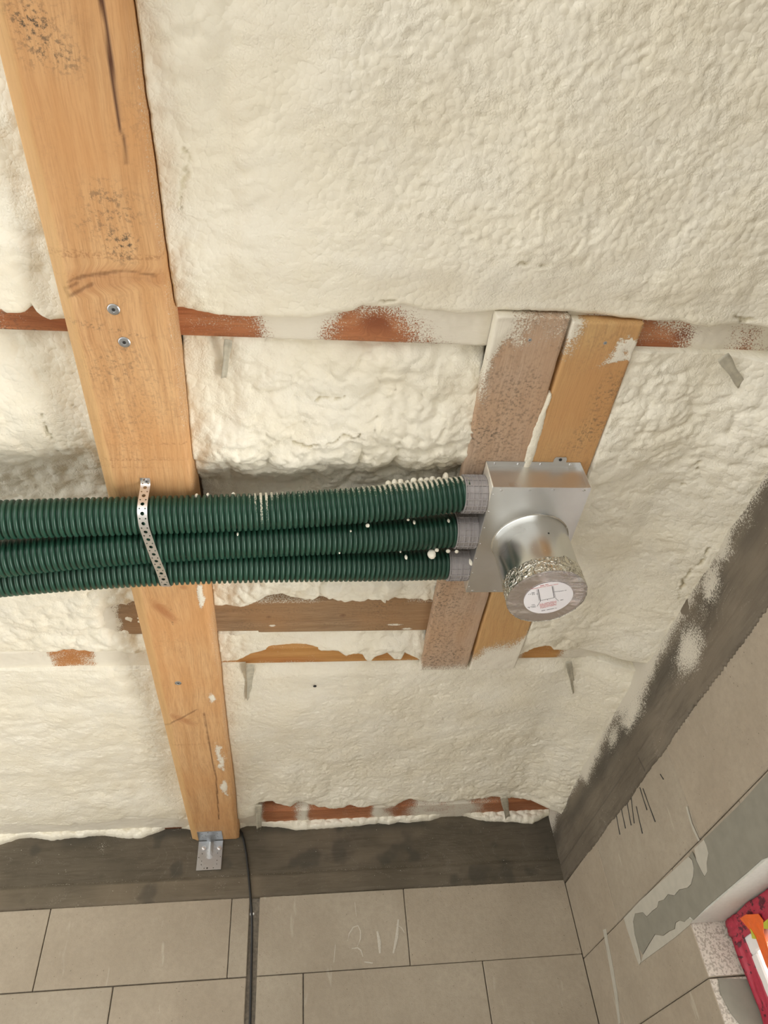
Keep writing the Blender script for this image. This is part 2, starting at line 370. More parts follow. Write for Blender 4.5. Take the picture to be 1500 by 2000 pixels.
def glass_mat():
    t = NT('window_glass'); tr = t.n('ShaderNodeBsdfTransparent'); gl = t.n('ShaderNodeBsdfGlossy'); gl.inputs['Roughness'].default_value = .02
    fr = t.n('ShaderNodeFresnel'); fr.inputs['IOR'].default_value = 1.45; mx = t.n('ShaderNodeMixShader')
    t.inp(mx.inputs[0], fr.outputs[0]); t.inp(mx.inputs[1], tr.outputs[0]); t.inp(mx.inputs[2], gl.outputs[0]); t.t.links.new(mx.outputs[0], t.out.inputs['Surface']); return t.m
GLASS = glass_mat()

# ================================================================ SETTING
WY = 2.75; WX = .975; FZ = -1.5            # gable wall plane, right wall plane, floor
JX0, JX1, JZ0, JZ1 = -.3765, -.2085, 1.082, 1.16
PZ = 1.16                                   # underside of the battens
P1 = (.595, .703); P2 = (1.655, 1.733); LA = (1.458, 1.590); P3 = (2.63, 2.748); P3Z = 1.13
LX = -3.2; NY = -2.4
link('floor', boxmesh(LX, WX+.3, NY, WY+.3, FZ-.1, FZ), FLOORM)['kind'] = 'structure'
# roof deck above the foam: ceiling > boards
ceil = tag(link('ceiling', boxmesh(LX, WX+.3, NY, WY+.3, 1.30, 1.33), DECKM), kind='structure')
for k in range(14):
    x = LX+.02+k*.32
    if x+.3 > WX+.3: break
    link('roof_board', boxmesh(x, x+.30, NY, WY+.28, 1.278, 1.2995, .003), DECKM, ceil)

# ---- gable wall of aerated blocks with cable chase
wb = tag(link('wall_back', boxmesh(LX, WX+.28, WY+.012, WY+.26, FZ, 1.16), MORT), kind='structure')
CH = (-.160, -.126)                        # cable chase
def block(x0, x1, y0, y1, z0, z1, parent, mat=BLOCK, bev=.002, name='block'):
    z0 += random.uniform(-.0007, .0006); z1 += random.uniform(-.0006, .0007); bev = random.uniform(.0012, .0028)
    return link(name, boxmesh(x0, x1, y0, y1, z0, z1, bev), mat, parent)
g = .0011
for r in range(10):
    z1 = .884-r*.2403; z0 = z1-.2403
    j0 = -.822 if r % 2 == 0 else -.577
    k = -4
    while True:
        x0 = j0+k*.6005; x1 = x0+.6005; k += 1
        if x0 > WX: break
        if x1 < LX: continue
        a, b = max(x0, LX)+g+random.uniform(0, .0015), min(x1, WX+.0)-g
        if b-a < .02: continue
        d = random.uniform(-.0012, .0015); zz0 = z0+g; zz1 = z1-g
        if a < CH[0] and b > CH[1]:
            block(a, CH[0], WY+d, WY+.05, zz0, zz1, wb); block(CH[1], b, WY+d, WY+.05, zz0, zz1, wb)
        elif a < CH[1] < b: block(max(a, CH[1]), b, WY+d, WY+.05, zz0, zz1, wb)
        else: block(a, b, WY+d, WY+.05, zz0, zz1, wb)
CHALK = plain('chalk', (.56, .52, .44), .9, 0, .1, 300)
for pts, rr_ in (([(679, 1838), (682, 1824), (690, 1811), (699, 1808), (704, 1818), (704, 1834), (698, 1848)], .0022), ([(687, 1853), (698, 1851), (705, 1856), (709, 1869)], .0022), ([(737, 1819), (741, 1840), (742, 1862)], .0062), ([(778, 1796), (775, 1830), (768, 1862)], .0055), ([(774, 1806), (784, 1812), (790, 1822)], .0018), ([(712, 1879), (728, 1881)], .004), ([(655, 1905-60), (652, 1880)], .002), ([(693, 1762), (696, 1790)], .002)):
    P_ = [ony(u, v, WY-.0004) for u, v in pts]; bm = bmesh.new(); tube(bm, P_, [rr_*(.5 if i in (0, len(P_)-1) else 1) for i in range(len(P_))], 8)
    for v in bm.verts: v.co.y = WY-.0018+(v.co.y-WY+.0018)*.12
    link('chalk_mark', bmmesh(bm), CHALK, wb)
# ring beam on the gable, with the ragged lip of concrete that ran over the blocks
nx, nz = 620, 46
X = np.linspace(-1.9, WX, nx)[None, :]*np.ones((nz, 1)); t_ = np.linspace(0, 1, nz)[:, None]
low = .886+.003*fbm(X*9, 0*X, 5)+.0035*np.abs(fbm(X*70, 0*X, 6))-.004
low = low+.012*sstep(-.1, .9, X)*0
Z = low+(1.16-low)*t_
stepz = .950+.004*fbm(X*2, X*0, 8)
Yv = WY-.004-.003*sstep(.004, -.004, Z-stepz)*1.0-.0012*fbm(X*6, Z*30, 9)-.004*(np.abs(Z-stepz) < .003)*.4
Yv = np.where(Z < low+.004, WY-.001, Yv)
st = .75*sstep(.05, .0, np.abs(Z-1.12))*sstep(.1, .5, fbm(X*5, Z*5, 21)+.3)+.6*sstep(.25, .0, WX-X)*sstep(.8, 1.1, Z)*.8  # darker along the top and towards the room corner
st = st+.5*sstep(.35, .6, fbm(X*12, Z*12, 33, 3)+.1)
dust = .5*sstep(.03, 0, np.abs(Z-stepz-.006)*2.5+.012)+.12*sstep(.1, .5, fbm(X*3, Z*9, 41))
for (u, v, rr) in ((200, 1655, .03), (105, 1655, .02), (430, 1735, .05), (500, 1600, .02)):
    p = ony(u, v, WY); dust = dust+.25*sstep(rr, 0, np.hypot(X-p[0], (Z-p[2])*.8))
for (u, v, rr) in ((345, 1610, .04),):
    p = ony(u, v, WY); dust = dust+.6*sstep(rr, 0, np.hypot((X-p[0])*.6, Z-p[2]))
tag(link('trim_1', gridmesh(np.stack([X, Yv, Z], -1), {'stain': np.clip(st, 0, .8), 'dust': np.clip(dust, 0, .7), 'pale': np.clip(sstep(.952, .944, Z)*(.55+.7*fbm(X*5, Z*9, 91))*sstep(.6, -.2, X)+.5*sstep(.0, .4, fbm(X*3.5, Z*7, 92))*sstep(.96, 1.0, Z)+.5*np.exp(-((X+.15+.02*fbm(Z*9, Z*0, 6))/.03)**2)*sstep(1.0, .92, Z), 0, 1)}, skirt=(0, .016, 0)), BEAMC, smooth=True), kind='structure')

# ---- right wall with window opening: y .42..1.921, z -.95...50
wr = tag(link('wall_right', slab([(WX+.012, NY, FZ), (WX+.012, .42, FZ), (WX+.012, .42, .5), (WX+.012, 1.935, .5), (WX+.012, 1.935, -.95), (WX+.012, .421, -.95), (WX+.012, .421, FZ),
      (WX+.012, WY+.02, FZ), (WX+.012, WY+.02, 1.16), (WX+.012, NY, 1.16)], (1, 0, 0), .24), MORT), kind='structure')
WIN = (.42, 1.921, -.95, .50)
def rblock(y0, y1, z0, z1, mats=BLOCK, bev=.002, depth=.05):
    y0 += g; y1 -= g; z0 += g; z1 -= g; d = random.uniform(-.001, .001)
    return link('block', boxmesh(WX+d, WX+depth, y0, y1, z0, z1, bev), mats, wr)
def row(z0, z1, joints):
    for a, b in zip(joints[:-1], joints[1:]): rblock(a, b, z0, z1)
row(.630, .872, [NY, -1.98, -1.38, -.77, -.15, .475, 1.10, 1.725, 2.365, WY])
row(.500, .630, [.29, .90, 1.512, 1.921]); row(.382, .630, [NY, -1.5, -.9, -.3, .29][0:5]);
row(.382, .630, [1.921, 2.53, WY]) if False else None
# the L-shaped corner block beside the lintel, its notch at the window
L = rblock(1.921, 2.53, .382, .630, [BLOCK, BLOCKR], depth=.24)
rblock(2.53, WY, .382, .630)
for r in range(8):
    z1 = .382-r*.2403; z0 = z1-.2403
    js = [1.921, 2.35, WY] if r % 2 == 0 else [1.921, 2.53, WY]
    for a, b in zip(js[:-1], js[1:]):
        o = rblock(a, b, z0, z1, [BLOCK, BLOCKR], depth=.24 if a == 1.921 and z0 > -.95 else .05)
    js = [NY, -1.8, -1.2, -.6, .0, .42] if r % 2 == 0 else [NY, -1.5, -.9, -.3, .1, .42]
    row(z0, z1, js)
    if z1 < -.9: row(z0, z1, [.42, .9, 1.5, 1.921])
for o in list(wr.children):
    if len(o.data.materials) > 1:
        for p in o.data.polygons:
            if p.normal.y < -.9: p.material_index = 1
# ring beam on the right wall: ragged bottom edge, heavy overspray towards the foam
ny, nz = 900, 90
Yg = np.linspace(-.6, WY+.001, ny)[None, :]*np.ones((nz, 1)); t_ = np.linspace(0, 1, nz)[:, None]
saw_ = np.abs(((Yg*62+2*fbm(Yg*7, Yg*0, 3)) % 1)-.5)
low = .866+.010*fbm(Yg*5, Yg*0, 15)+.009*saw_*sstep(1.2, 1.5, 2.6-Yg+.4)+.003*fbm(Yg*90, Yg*0, 16)+.006*sstep(1.9, 2.6, Yg)
Z = low+(1.16-low)*t_
Xv = WX-.003-.0012*fbm(Yg*8, Z*20, 19)-.002*sstep(.003, -.003, Z-(.93+.004*fbm(Yg*2, Yg*0, 4)))
Xv = np.where(Z < low+.003, WX-.0005, Xv)
dust = sstep(.995, 1.125, Z+.055*fbm(Yg*4.5, Z*4, 23)+.02*fbm(Yg*14, Z*14, 24))*1.05
def pw(u, v): p = onx(u, v, WX); return p[1], p[2]
for (u, v, ry, rz, a) in ((1345, 1270, .10, .06, .75), (1390, 1145, .07, .05, .75), (1235, 1390, .13, .05, .8), (1200, 1440, .10, .05, .6), (1375, 1190, .05, .04, .45), (1150, 1500, .08, .04, .5)):
    p = pw(u, v); dust = np.maximum(dust, a*sstep(1.7, .0, np.hypot((Yg-p[0])/ry, (Z-p[1])/rz)+.5*fbm(Yg*16, Z*16, 27)))
bare = 0
for (u, v, rr) in ((1337, 1180, .028), (1330, 1155, .012)):
    p = pw(u, v); bare = np.maximum(bare, sstep(rr, rr*.8, np.hypot(Yg-p[0], Z-p[1])+.006*fbm(Yg*60, Z*60, 2)))
dust = dust*(1-bare)
st = .55*sstep(.05, .0, np.abs(Z-(1.015+.02*fbm(Yg*4, Yg*0, 29))))*sstep(-.4, .3, fbm(Yg*5, Z*5, 31)+.25)  # dark band at the foam border, its shading painted into the colour
st = st+.8*np.exp(-((Z-.93)/.0022)**2)*sstep(1.7, 2.0, Yg)*.6
for pts in ([(1390, 1395), (1402, 1500)], [(1250, 1480), (1263, 1505)]):
    q = [pw(*p) for p in pts]; st = np.maximum(st, .7*sstep(.004, .001, segdist(Yg, Z, q)))
tag(link('trim_2', gridmesh(np.stack([Xv, Yg, Z], -1), {'dust': np.clip(dust, 0, .95), 'stain': np.clip(st, 0, .85), 'pale': np.clip(.5*sstep(0, .5, fbm(Yg*3, Z*8, 95)), 0, 1)}, skirt=(.016, 0, 0), flip=True), BEAMR, smooth=True), kind='structure')
# levelling mortar and filler smeared over the lintel (positions read on the wall plane)
def wallpoly(name, pts, mat, off, th=.0014):
    P = [onx(1200+a/5, 1600+b/5, WX-off) for a, b in pts]
    return link(name, slab(P, (-1, 0, 0), th), mat, wr)
wallpoly('mortar_patch', [(1500, 372), (1440, 395), (1300, 520), (1100, 690), (900, 860), (775, 985), (740, 950), (690, 1000), (640, 985), (600, 1010), (590, 1070), (540, 1090), (480, 1135), (400, 1120), (350, 1200), (280, 1320),
     (240, 1250), (205, 1120), (190, 1000), (210, 925), (280, 912), (320, 955), (380, 895), (425, 865), (440, 805), (490, 790), (530, 735), (590, 750), (640, 690), (720, 672), (755, 640), (778, 560), (785, 480), (768, 400), (735, 360),
     (762, 315), (800, 400), (860, 520), (885, 562), (915, 515), (908, 430), (925, 330), (905, 250), (880, 195), (1070, 10), (1250, -165), (1520, -470), (1640, -600), (1640, 250)], GREYF, .0012)
wallpoly('filler_patch', [(785, 285), (878, 200), (903, 252), (922, 330), (905, 430), (912, 513), (886, 556), (862, 518), (803, 398)], PALEF, .0012)
wallpoly('filler_patch', [(95, 965), (250, 800), (480, 590), (728, 365), (762, 402), (779, 480), (772, 560), (750, 636), (718, 668), (638, 686), (588, 745), (528, 731), (486, 786), (436, 801), (421, 861), (378, 891), (320, 950), (281, 908), (207, 921), (186, 1000),
     (200, 1120), (236, 1255), (262, 1390), (245, 1425), (205, 1320), (160, 1170), (120, 1050)], PALEF, .0012)
wallpoly('filler_patch', [(285, 1322), (355, 1203), (402, 1126), (480, 1140), (545, 1094), (594, 1074), (604, 1014), (642, 990), (690, 1005), (700, 960), (765, 985), (740, 1030), (600, 1150), (480, 1240), (300, 1370), (262, 1400)], PALEF, .0008, .001)
wallpoly('filler_patch', [(700, -120), (715, -125), (760, 40), (800, 130), (835, 205), (822, 215), (770, 110), (735, 10)], PALEF, .0008, .001)
wallpoly('filler_patch', [(-110, 1080), (-80, 1070), (-60, 1200), (-20, 1400), (30, 1700), (60, 1990), (40, 2000), (0, 1700), (-70, 1300)], PALEF, .0006, .0008)
# drips that ran down from the ring beam; the last tube is a block joint line
for i, (a, b) in enumerate([((1213, 1575), (1222, 1618)), ((1224, 1562), (1233, 1612)), ((1233, 1558), (1239, 1608)), ((1243, 1575), (1255, 1628)), ((1250, 1538), (1264, 1582)), ((1256, 1540), (1280, 1605)), ((1204, 1592), (1211, 1630)), ((1290, 1512), (1296, 1522)), ((1449, 1590), (1490, 1674))]):
    bm = bmesh.new(); p = onx(*a, WX); q = onx(*b, WX); p[0] = q[0] = WX-.0006
    tube(bm, [p, p*.5+q*.5+np.array([0, .0008, 0]), q], [.0012, .0009, .0014], 6); link('drip_joint_mark', bmmesh(bm), DARKH, wr)

# ---- window in the right wall: plastered reveal soffit, frame, pane, tapes
win = empty('window_1', (WX+.10, 1.17, -.95), kind='structure')
link('reveal', boxmesh(WX-.0005, WX+.25, WIN[0], WIN[1]-.001, WIN[3]-.001, WIN[3]+.012), PLAST, win)
fx0, fx1 = 1.068, 1.14
for nm, b in (('frame', (fx0, fx1, WIN[0], WIN[1]-.004, WIN[3]-.09, WIN[3]-.004)), ('frame', (fx0, fx1, WIN[0], WIN[1]-.004, WIN[2], WIN[2]+.08)),
              ('frame', (fx0, fx1, WIN[0], WIN[0]+.08, WIN[2]+.08, WIN[3]-.09)), ('frame', (fx0, fx1, WIN[1]-.085, WIN[1]-.004, WIN[2]+.08, WIN[3]-.09)), ('mullion', (fx0, fx1, 1.13, 1.21, WIN[2]+.08, WIN[3]-.09))):
    link(nm, boxmesh(*b, .004), WHITEP, win)
for a, b in ((WIN[0]+.08, 1.13), (1.21, WIN[1]-.085)):
    link('pane', boxmesh(1.115, 1.121, a, b, WIN[2]+.08, WIN[3]-.09), GLASS, win)
def tape(name, p0, p1, wvec, x, mat, seed, parent, amp=.006, ragged=.006):
    n = 90; m = 14; P = np.zeros((n, m, 3)); p0 = np.array(p0, float); p1 = np.array(p1, float); wv = np.array(wvec, float)
    for i in range(n):
        for j in range(m):
            P[i, j] = p0+(p1-p0)*i/(n-1)+wv*(j/(m-1))
    A, B = np.meshgrid(np.arange(n)/9., np.arange(m)/4., indexing='ij')
    P[:, :, 0] = x-np.abs(fbm(A, B, seed, 3))*amp*2
    e = fbm(np.arange(n)/5., np.zeros(n), seed+5)*ragged; P[:, 0] += np.outer(e, wv/np.linalg.norm(wv)); P[:, -1] += np.outer(-e[::-1], wv/np.linalg.norm(wv))
    return link(name, gridmesh(P, skirt=(.003, 0, 0)), mat, parent, smooth=True)
tape('sealing_tape', (0, 1.916, -.9), (0, 1.916, .497), (0, -.056, 0), 1.066, REDT, 3, win)['label'] = 'red tape with dark print down the jamb'
tape('sealing_tape', (0, .45, .497), (0, 1.912, .497), (0, 0, -.050), 1.064, REDT, 8, win)
def tape_piece(pts, mat, off, label, x=1.060):
    P = [onx(u, v, x-off) for u, v in pts]; P = [np.array([p[0], p[1], min(p[2], .4965)]) for p in P]
    link('sealing_tape', slab(P, (-1, 0, 0), .0015), mat, win)['label'] = label
tape_piece([(1446, 1794), (1458, 1786), (1482, 1785), (1491, 1797), (1492, 1822), (1503, 1858), (1512, 1900), (1512, 1915), (1497, 1885), (1487, 1858), (1478, 1834), (1463, 1814)], ORGT, .004, 'orange tape folded round the frame corner')
tape_piece([(1466, 1813), (1474, 1826), (1478, 1834), (1470, 1833)], LIME, .006, 'lime green tape')
tape_piece([(1492, 1802), (1503, 1793), (1510, 1800), (1508, 1815), (1493, 1814)], LIME, .006, 'lime green tape')
link('jamb_mortar', slab([(WX+.022, WIN[1]-.0008, .38), (WX+.1, WIN[1]-.0008, .372), (WX+.11, WIN[1]-.0008, .2), (WX+.05, WIN[1]-.0008, .2), (WX+.045, WIN[1]-.0008, .27), (WX+.022, WIN[1]-.0008, .31), (WX+.014, WIN[1]-.0008, .35)], (0, -1, 0), .0015), GREYF, wr)

# ================================================================ TIMBER
def plank(name, x0, x1, y0, y1, z0, z1, mat, label, cat, group=None, res=.004, masks=None, edgefn=None, parent=None):
    """sawn timber: gridded underside wrapped up the sides; masks(x,y) gives the attributes"""
    nx = max(6, int((x1-x0)/res)); ny = max(6, int((y1-y0)/res))
    xs = np.linspace(x0, x1, nx); ys = np.linspace(y0, y1, ny); Xg, Yg = np.meshgrid(xs, ys, indexing='ij')
    if edgefn: Xg, Yg = edgefn(Xg, Yg)
    Zg = np.full_like(Xg, z0)
    r = .0025
    ex = np.minimum(Xg-Xg[:1], Xg[-1:]-Xg); ey = np.minimum(Yg-Yg[:, :1], Yg[:, -1:]-Yg); e = np.minimum(ex, ey)
    Zg += np.where(e < r, (r-e)*.9, 0)
    at = {k: 0*Xg for k in ('dust', 'stain', 'knot', 'crack', 'wane')}
    if masks:
        for k, a in masks(Xg, Yg).items(): at[k] = a
    zadd = at.pop('z', None)
    tk = sstep(.55, 1.05, at['dust']); Zg = Zg-tk*(.0022+.0022*fbm(Xg*45, Yg*45, 31)+.0012*fbm(Xg*130, Yg*130, 32, 2))
    if zadd is not None: Zg = Zg+zadd
    me = gridmesh(np.stack([Xg, Yg, Zg], -1), at, skirt=(0, 0, z1-z0-.003), flip=True)
    o = link(name, me, mat, parent)
    return tag(o, label, cat, group)
def pz(pts, z): return [tuple(onz(u, v, z)[:2]) for u, v in pts]
def ell(X, Y, c, a, b, ang):
    dx = X-c[0]; dy = Y-c[1]; ca, sa = math.cos(ang), math.sin(ang)
    return np.hypot((dx*ca+dy*sa)/a, (-dx*sa+dy*ca)/b)

def joist_masks(X, Y):
    m = {}
    crack = sstep(.0035, .0015, segdist(X, Y, pz([(197, -5), (208, 50), (221, 160), (232, 235)], JZ0)))
    crack = np.maximum(crack, sstep(.0022, .0008, segdist(X, Y, pz([(232, 235), (240, 270), (247, 320)], JZ0))))
    crack = np.maximum(crack, .8*sstep(.0028, .0006, segdist(X, Y, pz([(398, 1392), (408, 1450), (422, 1520), (428, 1600)], JZ0))+.0008*fbm(X*80, Y*80, 4)))
    for pts in ([(130, 548), (160, 540), (200, 535), (250, 528), (300, 535)], [(130, 570), (125, 560), (150, 552)], [(133, 575), (180, 556)], [(318, 1422), (335, 1412), (385, 1385)]):
        crack = np.maximum(crack, .5*sstep(.0035, .0008, segdist(X, Y+.006*fbm(X*25, Y*5, 44), pz(pts, JZ0))+.002*fbm(X*60, Y*60, 9)))
    k = 0*X
    for (u, v, a, b, ang, s) in ((300, 545, .02, .012, 0, .35), (215, 545, .075, .022, -.12, .38), (322, 1195, .052, .016, 1.02, .8), (358, 1147, .01, .008, 0, .5), (355, 1405, .05, .016, .75, .5), (160, 560, .03, .018, 0, .35), (170, 640, .1, .05, 0, .12)):
        k = np.maximum(k, s*sstep(1.25, .3, ell(X, Y, onz(u, v, JZ0), a, b, ang)+.25*fbm(X*40, Y*25, 12)))
    st = 0*X
    for (u, v, a, b, s) in ((60, 45, .035, .03, .95), (90, 95, .05, .035, .7), (235, 475, .028, .035, .9), (210, 410, .05, .06, .5), (200, 640, .09, .008, .5), (230, 720, .07, .06, .45), (270, 800, .08, .1, .25)):
        st = np.maximum(st, s*sstep(1.3, .2, ell(X, Y, onz(u, v, JZ0), a, b, .2)+.4*fbm(X*25, Y*25, 7)))
    st = np.maximum(st, .8*sstep(.003, .001, segdist(X, Y, pz([(332, 1180), (340, 1240)], JZ0)))*sstep(0, .1, fbm(X*90, Y*90, 3)))
    st = np.maximum(st, .8*sstep(.003, .001, segdist(X, Y, pz([(352, 1260), (358, 1300)], JZ0)))*sstep(0, .1, fbm(X*90, Y*90, 3)))
    wl_ = JX0+.020+.006*fbm(Y*3, Y*0, 2)+.0
    wane = sstep(.004, -.002, X-wl_)
    d = 0*X
    for (u, v, rx, ry) in ((412, 1365, .012, .03), (430, 1480, .014, .09), (438, 1540, .012, .05), (392, 1160, .008, .05)):
        p = onz(u, v, JZ0); d = np.maximum(d, .85*sstep(1.5, .1, np.hypot((X-p[0])/rx, (Y-p[1])/ry)+.9*fbm(X*70, Y*40, 8)))
    d = np.maximum(d, .3*sstep(.009, .002, JX1-X)*sstep(-.2, .2, fbm(Y*7, Y*0, 77)))
    rw = sstep(.006, 0, JX1-.010+.004*fbm(Y*4, Y*0, 55)-X)*0
    return {'crack': crack, 'knot': k, 'stain': st, 'wane': wane*.85, 'dust': d, 'z': .007*sstep(.0, -.022, X-wl_)+.004*sstep(.012, 0, JX1-X)-.0*crack}
plank('timber_joist', JX0, JX1, -.45, WY-.006, JZ0, JZ1, PINE, 'long planed orange pine joist that the green pipes hang under', 'joist', res=.0032, masks=joist_masks)
# joist side faces have the same wood; a narrow waney strip shows on the right

def dustcurve(pts, X):          # list of (pixel x, cover) -> cover along world x on the batten plane, pixel row v
    us = [onz(u, v, PZ)[0] for u, v, c in pts]; cs = [c for u, v, c in pts]
    return np.interp(X, us, cs)
def p1_masks(X, Y):
    base = dustcurve([(-60, 620, .6), (0, 620, .55), (30, 625, .25), (60, 625, .1), (125, 625, .05), (330, 630, .05), (430, 630, .25), (500, 630, .5), (535, 640, .72), (560, 640, 1.1), (605, 640, 1.1), (640, 640, .6), (690, 640, .3), (740, 630, .2), (790, 640, .55), (830, 640, .85), (900, 640, .95), (960, 640, .95), (1255, 640, .35), (1300, 650, .3), (1350, 650, .5), (1375, 655, .85), (1400, 655, .95), (1430, 660, .6), (1460, 665, .55), (1500, 660, .8), (1600, 660, .9)], X)
    d = base+.42*sstep(.665, .60, Y)-.12*sstep(.66, .70, Y)+.3*fbm(X*22, Y*22, 61)
    k = 0*X
    for (u, v, a, b) in ((735, 630, .035, .028), (1345, 650, .04, .02)): k = np.maximum(k, .75*sstep(1.2, .2, ell(X, Y, onz(u, v, PZ), a, b, 0)))
    st = .6*sstep(1.3, .2, ell(X, Y, onz(1450, 665, PZ), .06, .03, 0))+.4*sstep(1.3, .2, ell(X, Y, onz(5, 620, PZ), .03, .04, 0))+.3*sstep(.012, 0, .70-Y)
    return {'dust': np.clip(d, 0, 1), 'knot': k, 'stain': st}
plank('roof_batten', -1.9, WX-.002, P1[0], P1[1], PZ, PZ+.1, REDW, 'red-brown batten, the nearest one, crossing above the two joist screws, dusted with white overspray', 'batten', 'wooden battens across the roof', masks=p1_masks)
def la_masks(X, Y):
    d = sstep(-.425, -.475, X+.02*fbm(X*30, Y*30, 5))*1.0+.12*sstep(.1, .5, fbm(X*12, Y*30, 71))
    d = d+.45*sstep(.02, .0, Y-LA[0])*sstep(-.1, .3, fbm(X*9, Y*3, 72))
    for (u, v, r) in ((532, 1222, .012), (795, 1228, .02), (770, 1220, .03)):
        p = onz(u, v, PZ); d = np.maximum(d, .8*sstep(1.2, .3, np.hypot((X-p[0])/r, (Y-p[1])/.006)))
    k = 0*X
    for (u, v, r) in ((670, 1202, .008), (525, 1205, .006)): p = onz(u, v, PZ); k = np.maximum(k, .9*sstep(1.3, .2, np.hypot((X-p[0])/r, (Y-p[1])/r)))
    st = .4*sstep(0, .5, fbm(X*8, Y*45, 73))+.8*sstep(.02, 0, .345-X)*0
    return {'dust': np.clip(d, 0, 1), 'knot': k, 'stain': st}
plank('roof_batten', -.60, .52, LA[0], LA[1], PZ, PZ+.06, OLDW, 'grey-brown bare batten just behind the green pipes, between joist and boards', 'batten', 'wooden battens across the roof', masks=la_masks)
def p2_masks(X, Y):
    base = np.interp(X, [-1.9, -.66, -.645, -.60, -.545, -.52, -.42, -.36, -.18, -.15, .34, .5, .62, .66, .74, .78, .97], [.9, .9, .45, .2, .4, .95, .8, .9, .5, .12, .12, .9, .8, .1, .2, .9, .85])
    d = base+.25*fbm(X*20, Y*20, 62)+.3*sstep(.02, .0, P2[1]-Y)*sstep(0, .3, fbm(X*12, Y*0, 63))
    k = .55*sstep(1.2, .3, ell(X, Y, (-.02, 1.72), .13, .022, .04)+.3*fbm(X*10, Y*20, 64))+.6*sstep(.3, .5, (X < -.45)*1.0)
    return {'dust': np.clip(d, 0, 1), 'knot': np.clip(k, 0, .9)}
plank('roof_batten', -1.9, WX-.002, P2[0], P2[1], PZ, PZ+.1, YELW, 'yellow-orange batten with foam drips over it, behind the grey-brown one', 'batten', 'wooden battens across the roof', masks=p2_masks)
def p3_masks(X, Y):
    base = np.interp(X, [-1.9, -.42, -.37, -.2, -.14, -.11, -.02, .03, .05, .1, .26, .30, .38, .44, .5, .62, .80, .95], [.97, .95, .85, .9, .9, .15, .1, .8, .25, .05, .15, .9, .25, .5, .75, .7, .1, .1])
    d = base+.3*fbm(X*18, Y*18, 65)
    lf = sstep(-.40, -.42, X); d = d*(1-lf*sstep(2.722, 2.738, Y+.01*fbm(X*12, X*0, 5)))
    return {'dust': np.clip(d, 0, 1), 'crack': .8*lf*sstep(2.728, 2.74, Y), 'stain': .35*sstep(.0, .4, fbm(X*8, Y*8, 66)), 'knot': .25*sstep(0, .3, fbm(X*5, Y*9, 67))}
plank('roof_batten', -1.9, WX-.002, P3[0], P3[1], P3Z, P3Z+.06, REDW, 'red-brown batten along the top of the dark ring beam, farthest back', 'batten', 'wooden battens across the roof', masks=p3_masks)

# two boards carrying the metal box
BZ0, BZ1 = 1.135, 1.1598
def rag(seed, a=.002):
    def f(X, Y):
        X = X.copy(); X[0] += a*fbm(Y[0]*14, Y[0]*0, seed); X[-1] += a*fbm(Y[-1]*14, Y[-1]*0, seed+1); return X, Y
    return f
def bg_masks(X, Y):
    d = .85*sstep(.034, -.004, X-.346-.02*fbm(Y*14, Y*0, 4))*sstep(.90, .70, Y)+.42*sstep(.72, .62, Y+.05*fbm(X*18, Y*18, 5))
    d = d+.16*sstep(.85, .6, Y)+.25*fbm(X*25, Y*25, 16)*sstep(.85, .7, Y)+.62*sstep(1.67, 1.76, Y+.03*fbm(X*20, Y*20, 6))+.3*sstep(.006, 0, X-.346)*sstep(1.3, 1.4, Y)
    st = .45*sstep(-.1, .4, fbm(X*10, Y*10, 81)+.1)+.8*sstep(1.25, .6, ell(X, Y, onz(1035, 664, BZ0), .004, .004, 0))
    return {'dust': np.clip(d, 0, .97), 'stain': st}
plank('mounting_board', .346, .4815, .625, 1.747, BZ0, BZ1, BOARDG, 'weathered grey-brown board, left of the two that carry the metal box', 'board', 'boards carrying the metal box', res=.0035, masks=bg_masks, edgefn=rag(3))
def bo_masks(X, Y):
    d = .8*sstep(.05, .0, X-.487)*sstep(.77, .64, Y+.04*fbm(X*25, Y*25, 6))+.9*sstep(.03, .008, np.abs((Y-.70)-(X-.60)*(-.9)-.05*fbm(X*30, Y*30, 3)))*sstep(.54, .60, X)*.9
    d = d+.95*sstep(1.61, 1.76, Y+(X-.487)*.55+.05*fbm(X*15, Y*15, 7))+.35*sstep(.008, 0, .622-X)
    st = .55*sstep(1.3, .2, ell(X, Y, onz(1155, 840, BZ0), .035, .06, .3)+.4*fbm(X*20, Y*20, 5))+.5*sstep(1.3, .2, ell(X, Y, onz(1180, 770, BZ0), .03, .05, .3)+.5*fbm(X*20, Y*20, 8))
    return {'dust': np.clip(d, 0, .97), 'stain': st}
plank('mounting_board', .4885, .6225, .632, 1.747, BZ0, BZ1, BOARDO, 'orange-tan board, right of the two that carry the metal box', 'board', 'boards carrying the metal box', res=.0035, masks=bo_masks, edgefn=rag(7))
# foam squeezed out of the gap between the boards
n = 260; m = 12; ys = np.linspace(.79, 1.02, n); A = np.linspace(-1, 1, m)
wdt = .004+.0075*sstep(.79, .86, ys)+.0035*fbm(ys*30, ys*0, 4)+.002*fbm(ys*90, ys*0, 5); cxx = .486-.003*sstep(.8, .9, ys)+.003*fbm(ys*18, ys*0, 6)
P = np.zeros((n, m, 3)); P[:, :, 0] = cxx[:, None]+wdt[:, None]*A[None]; P[:, :, 1] = ys[:, None]; P[:, :, 2] = BZ0+.004-(.007+.002*fbm(ys*50, ys*0, 8))[:, None]*np.sqrt(np.clip(1-A[None]**2, 0, 1))
tag(link('foam_seam', gridmesh(P, {'stain': np.abs(A)[None]*.15*np.ones((n, 1))}, skirt=(0, 0, .015), flip=True), FOAM, smooth=True), 'thin ragged seam of foam squeezed out between the two boards', 'insulation')

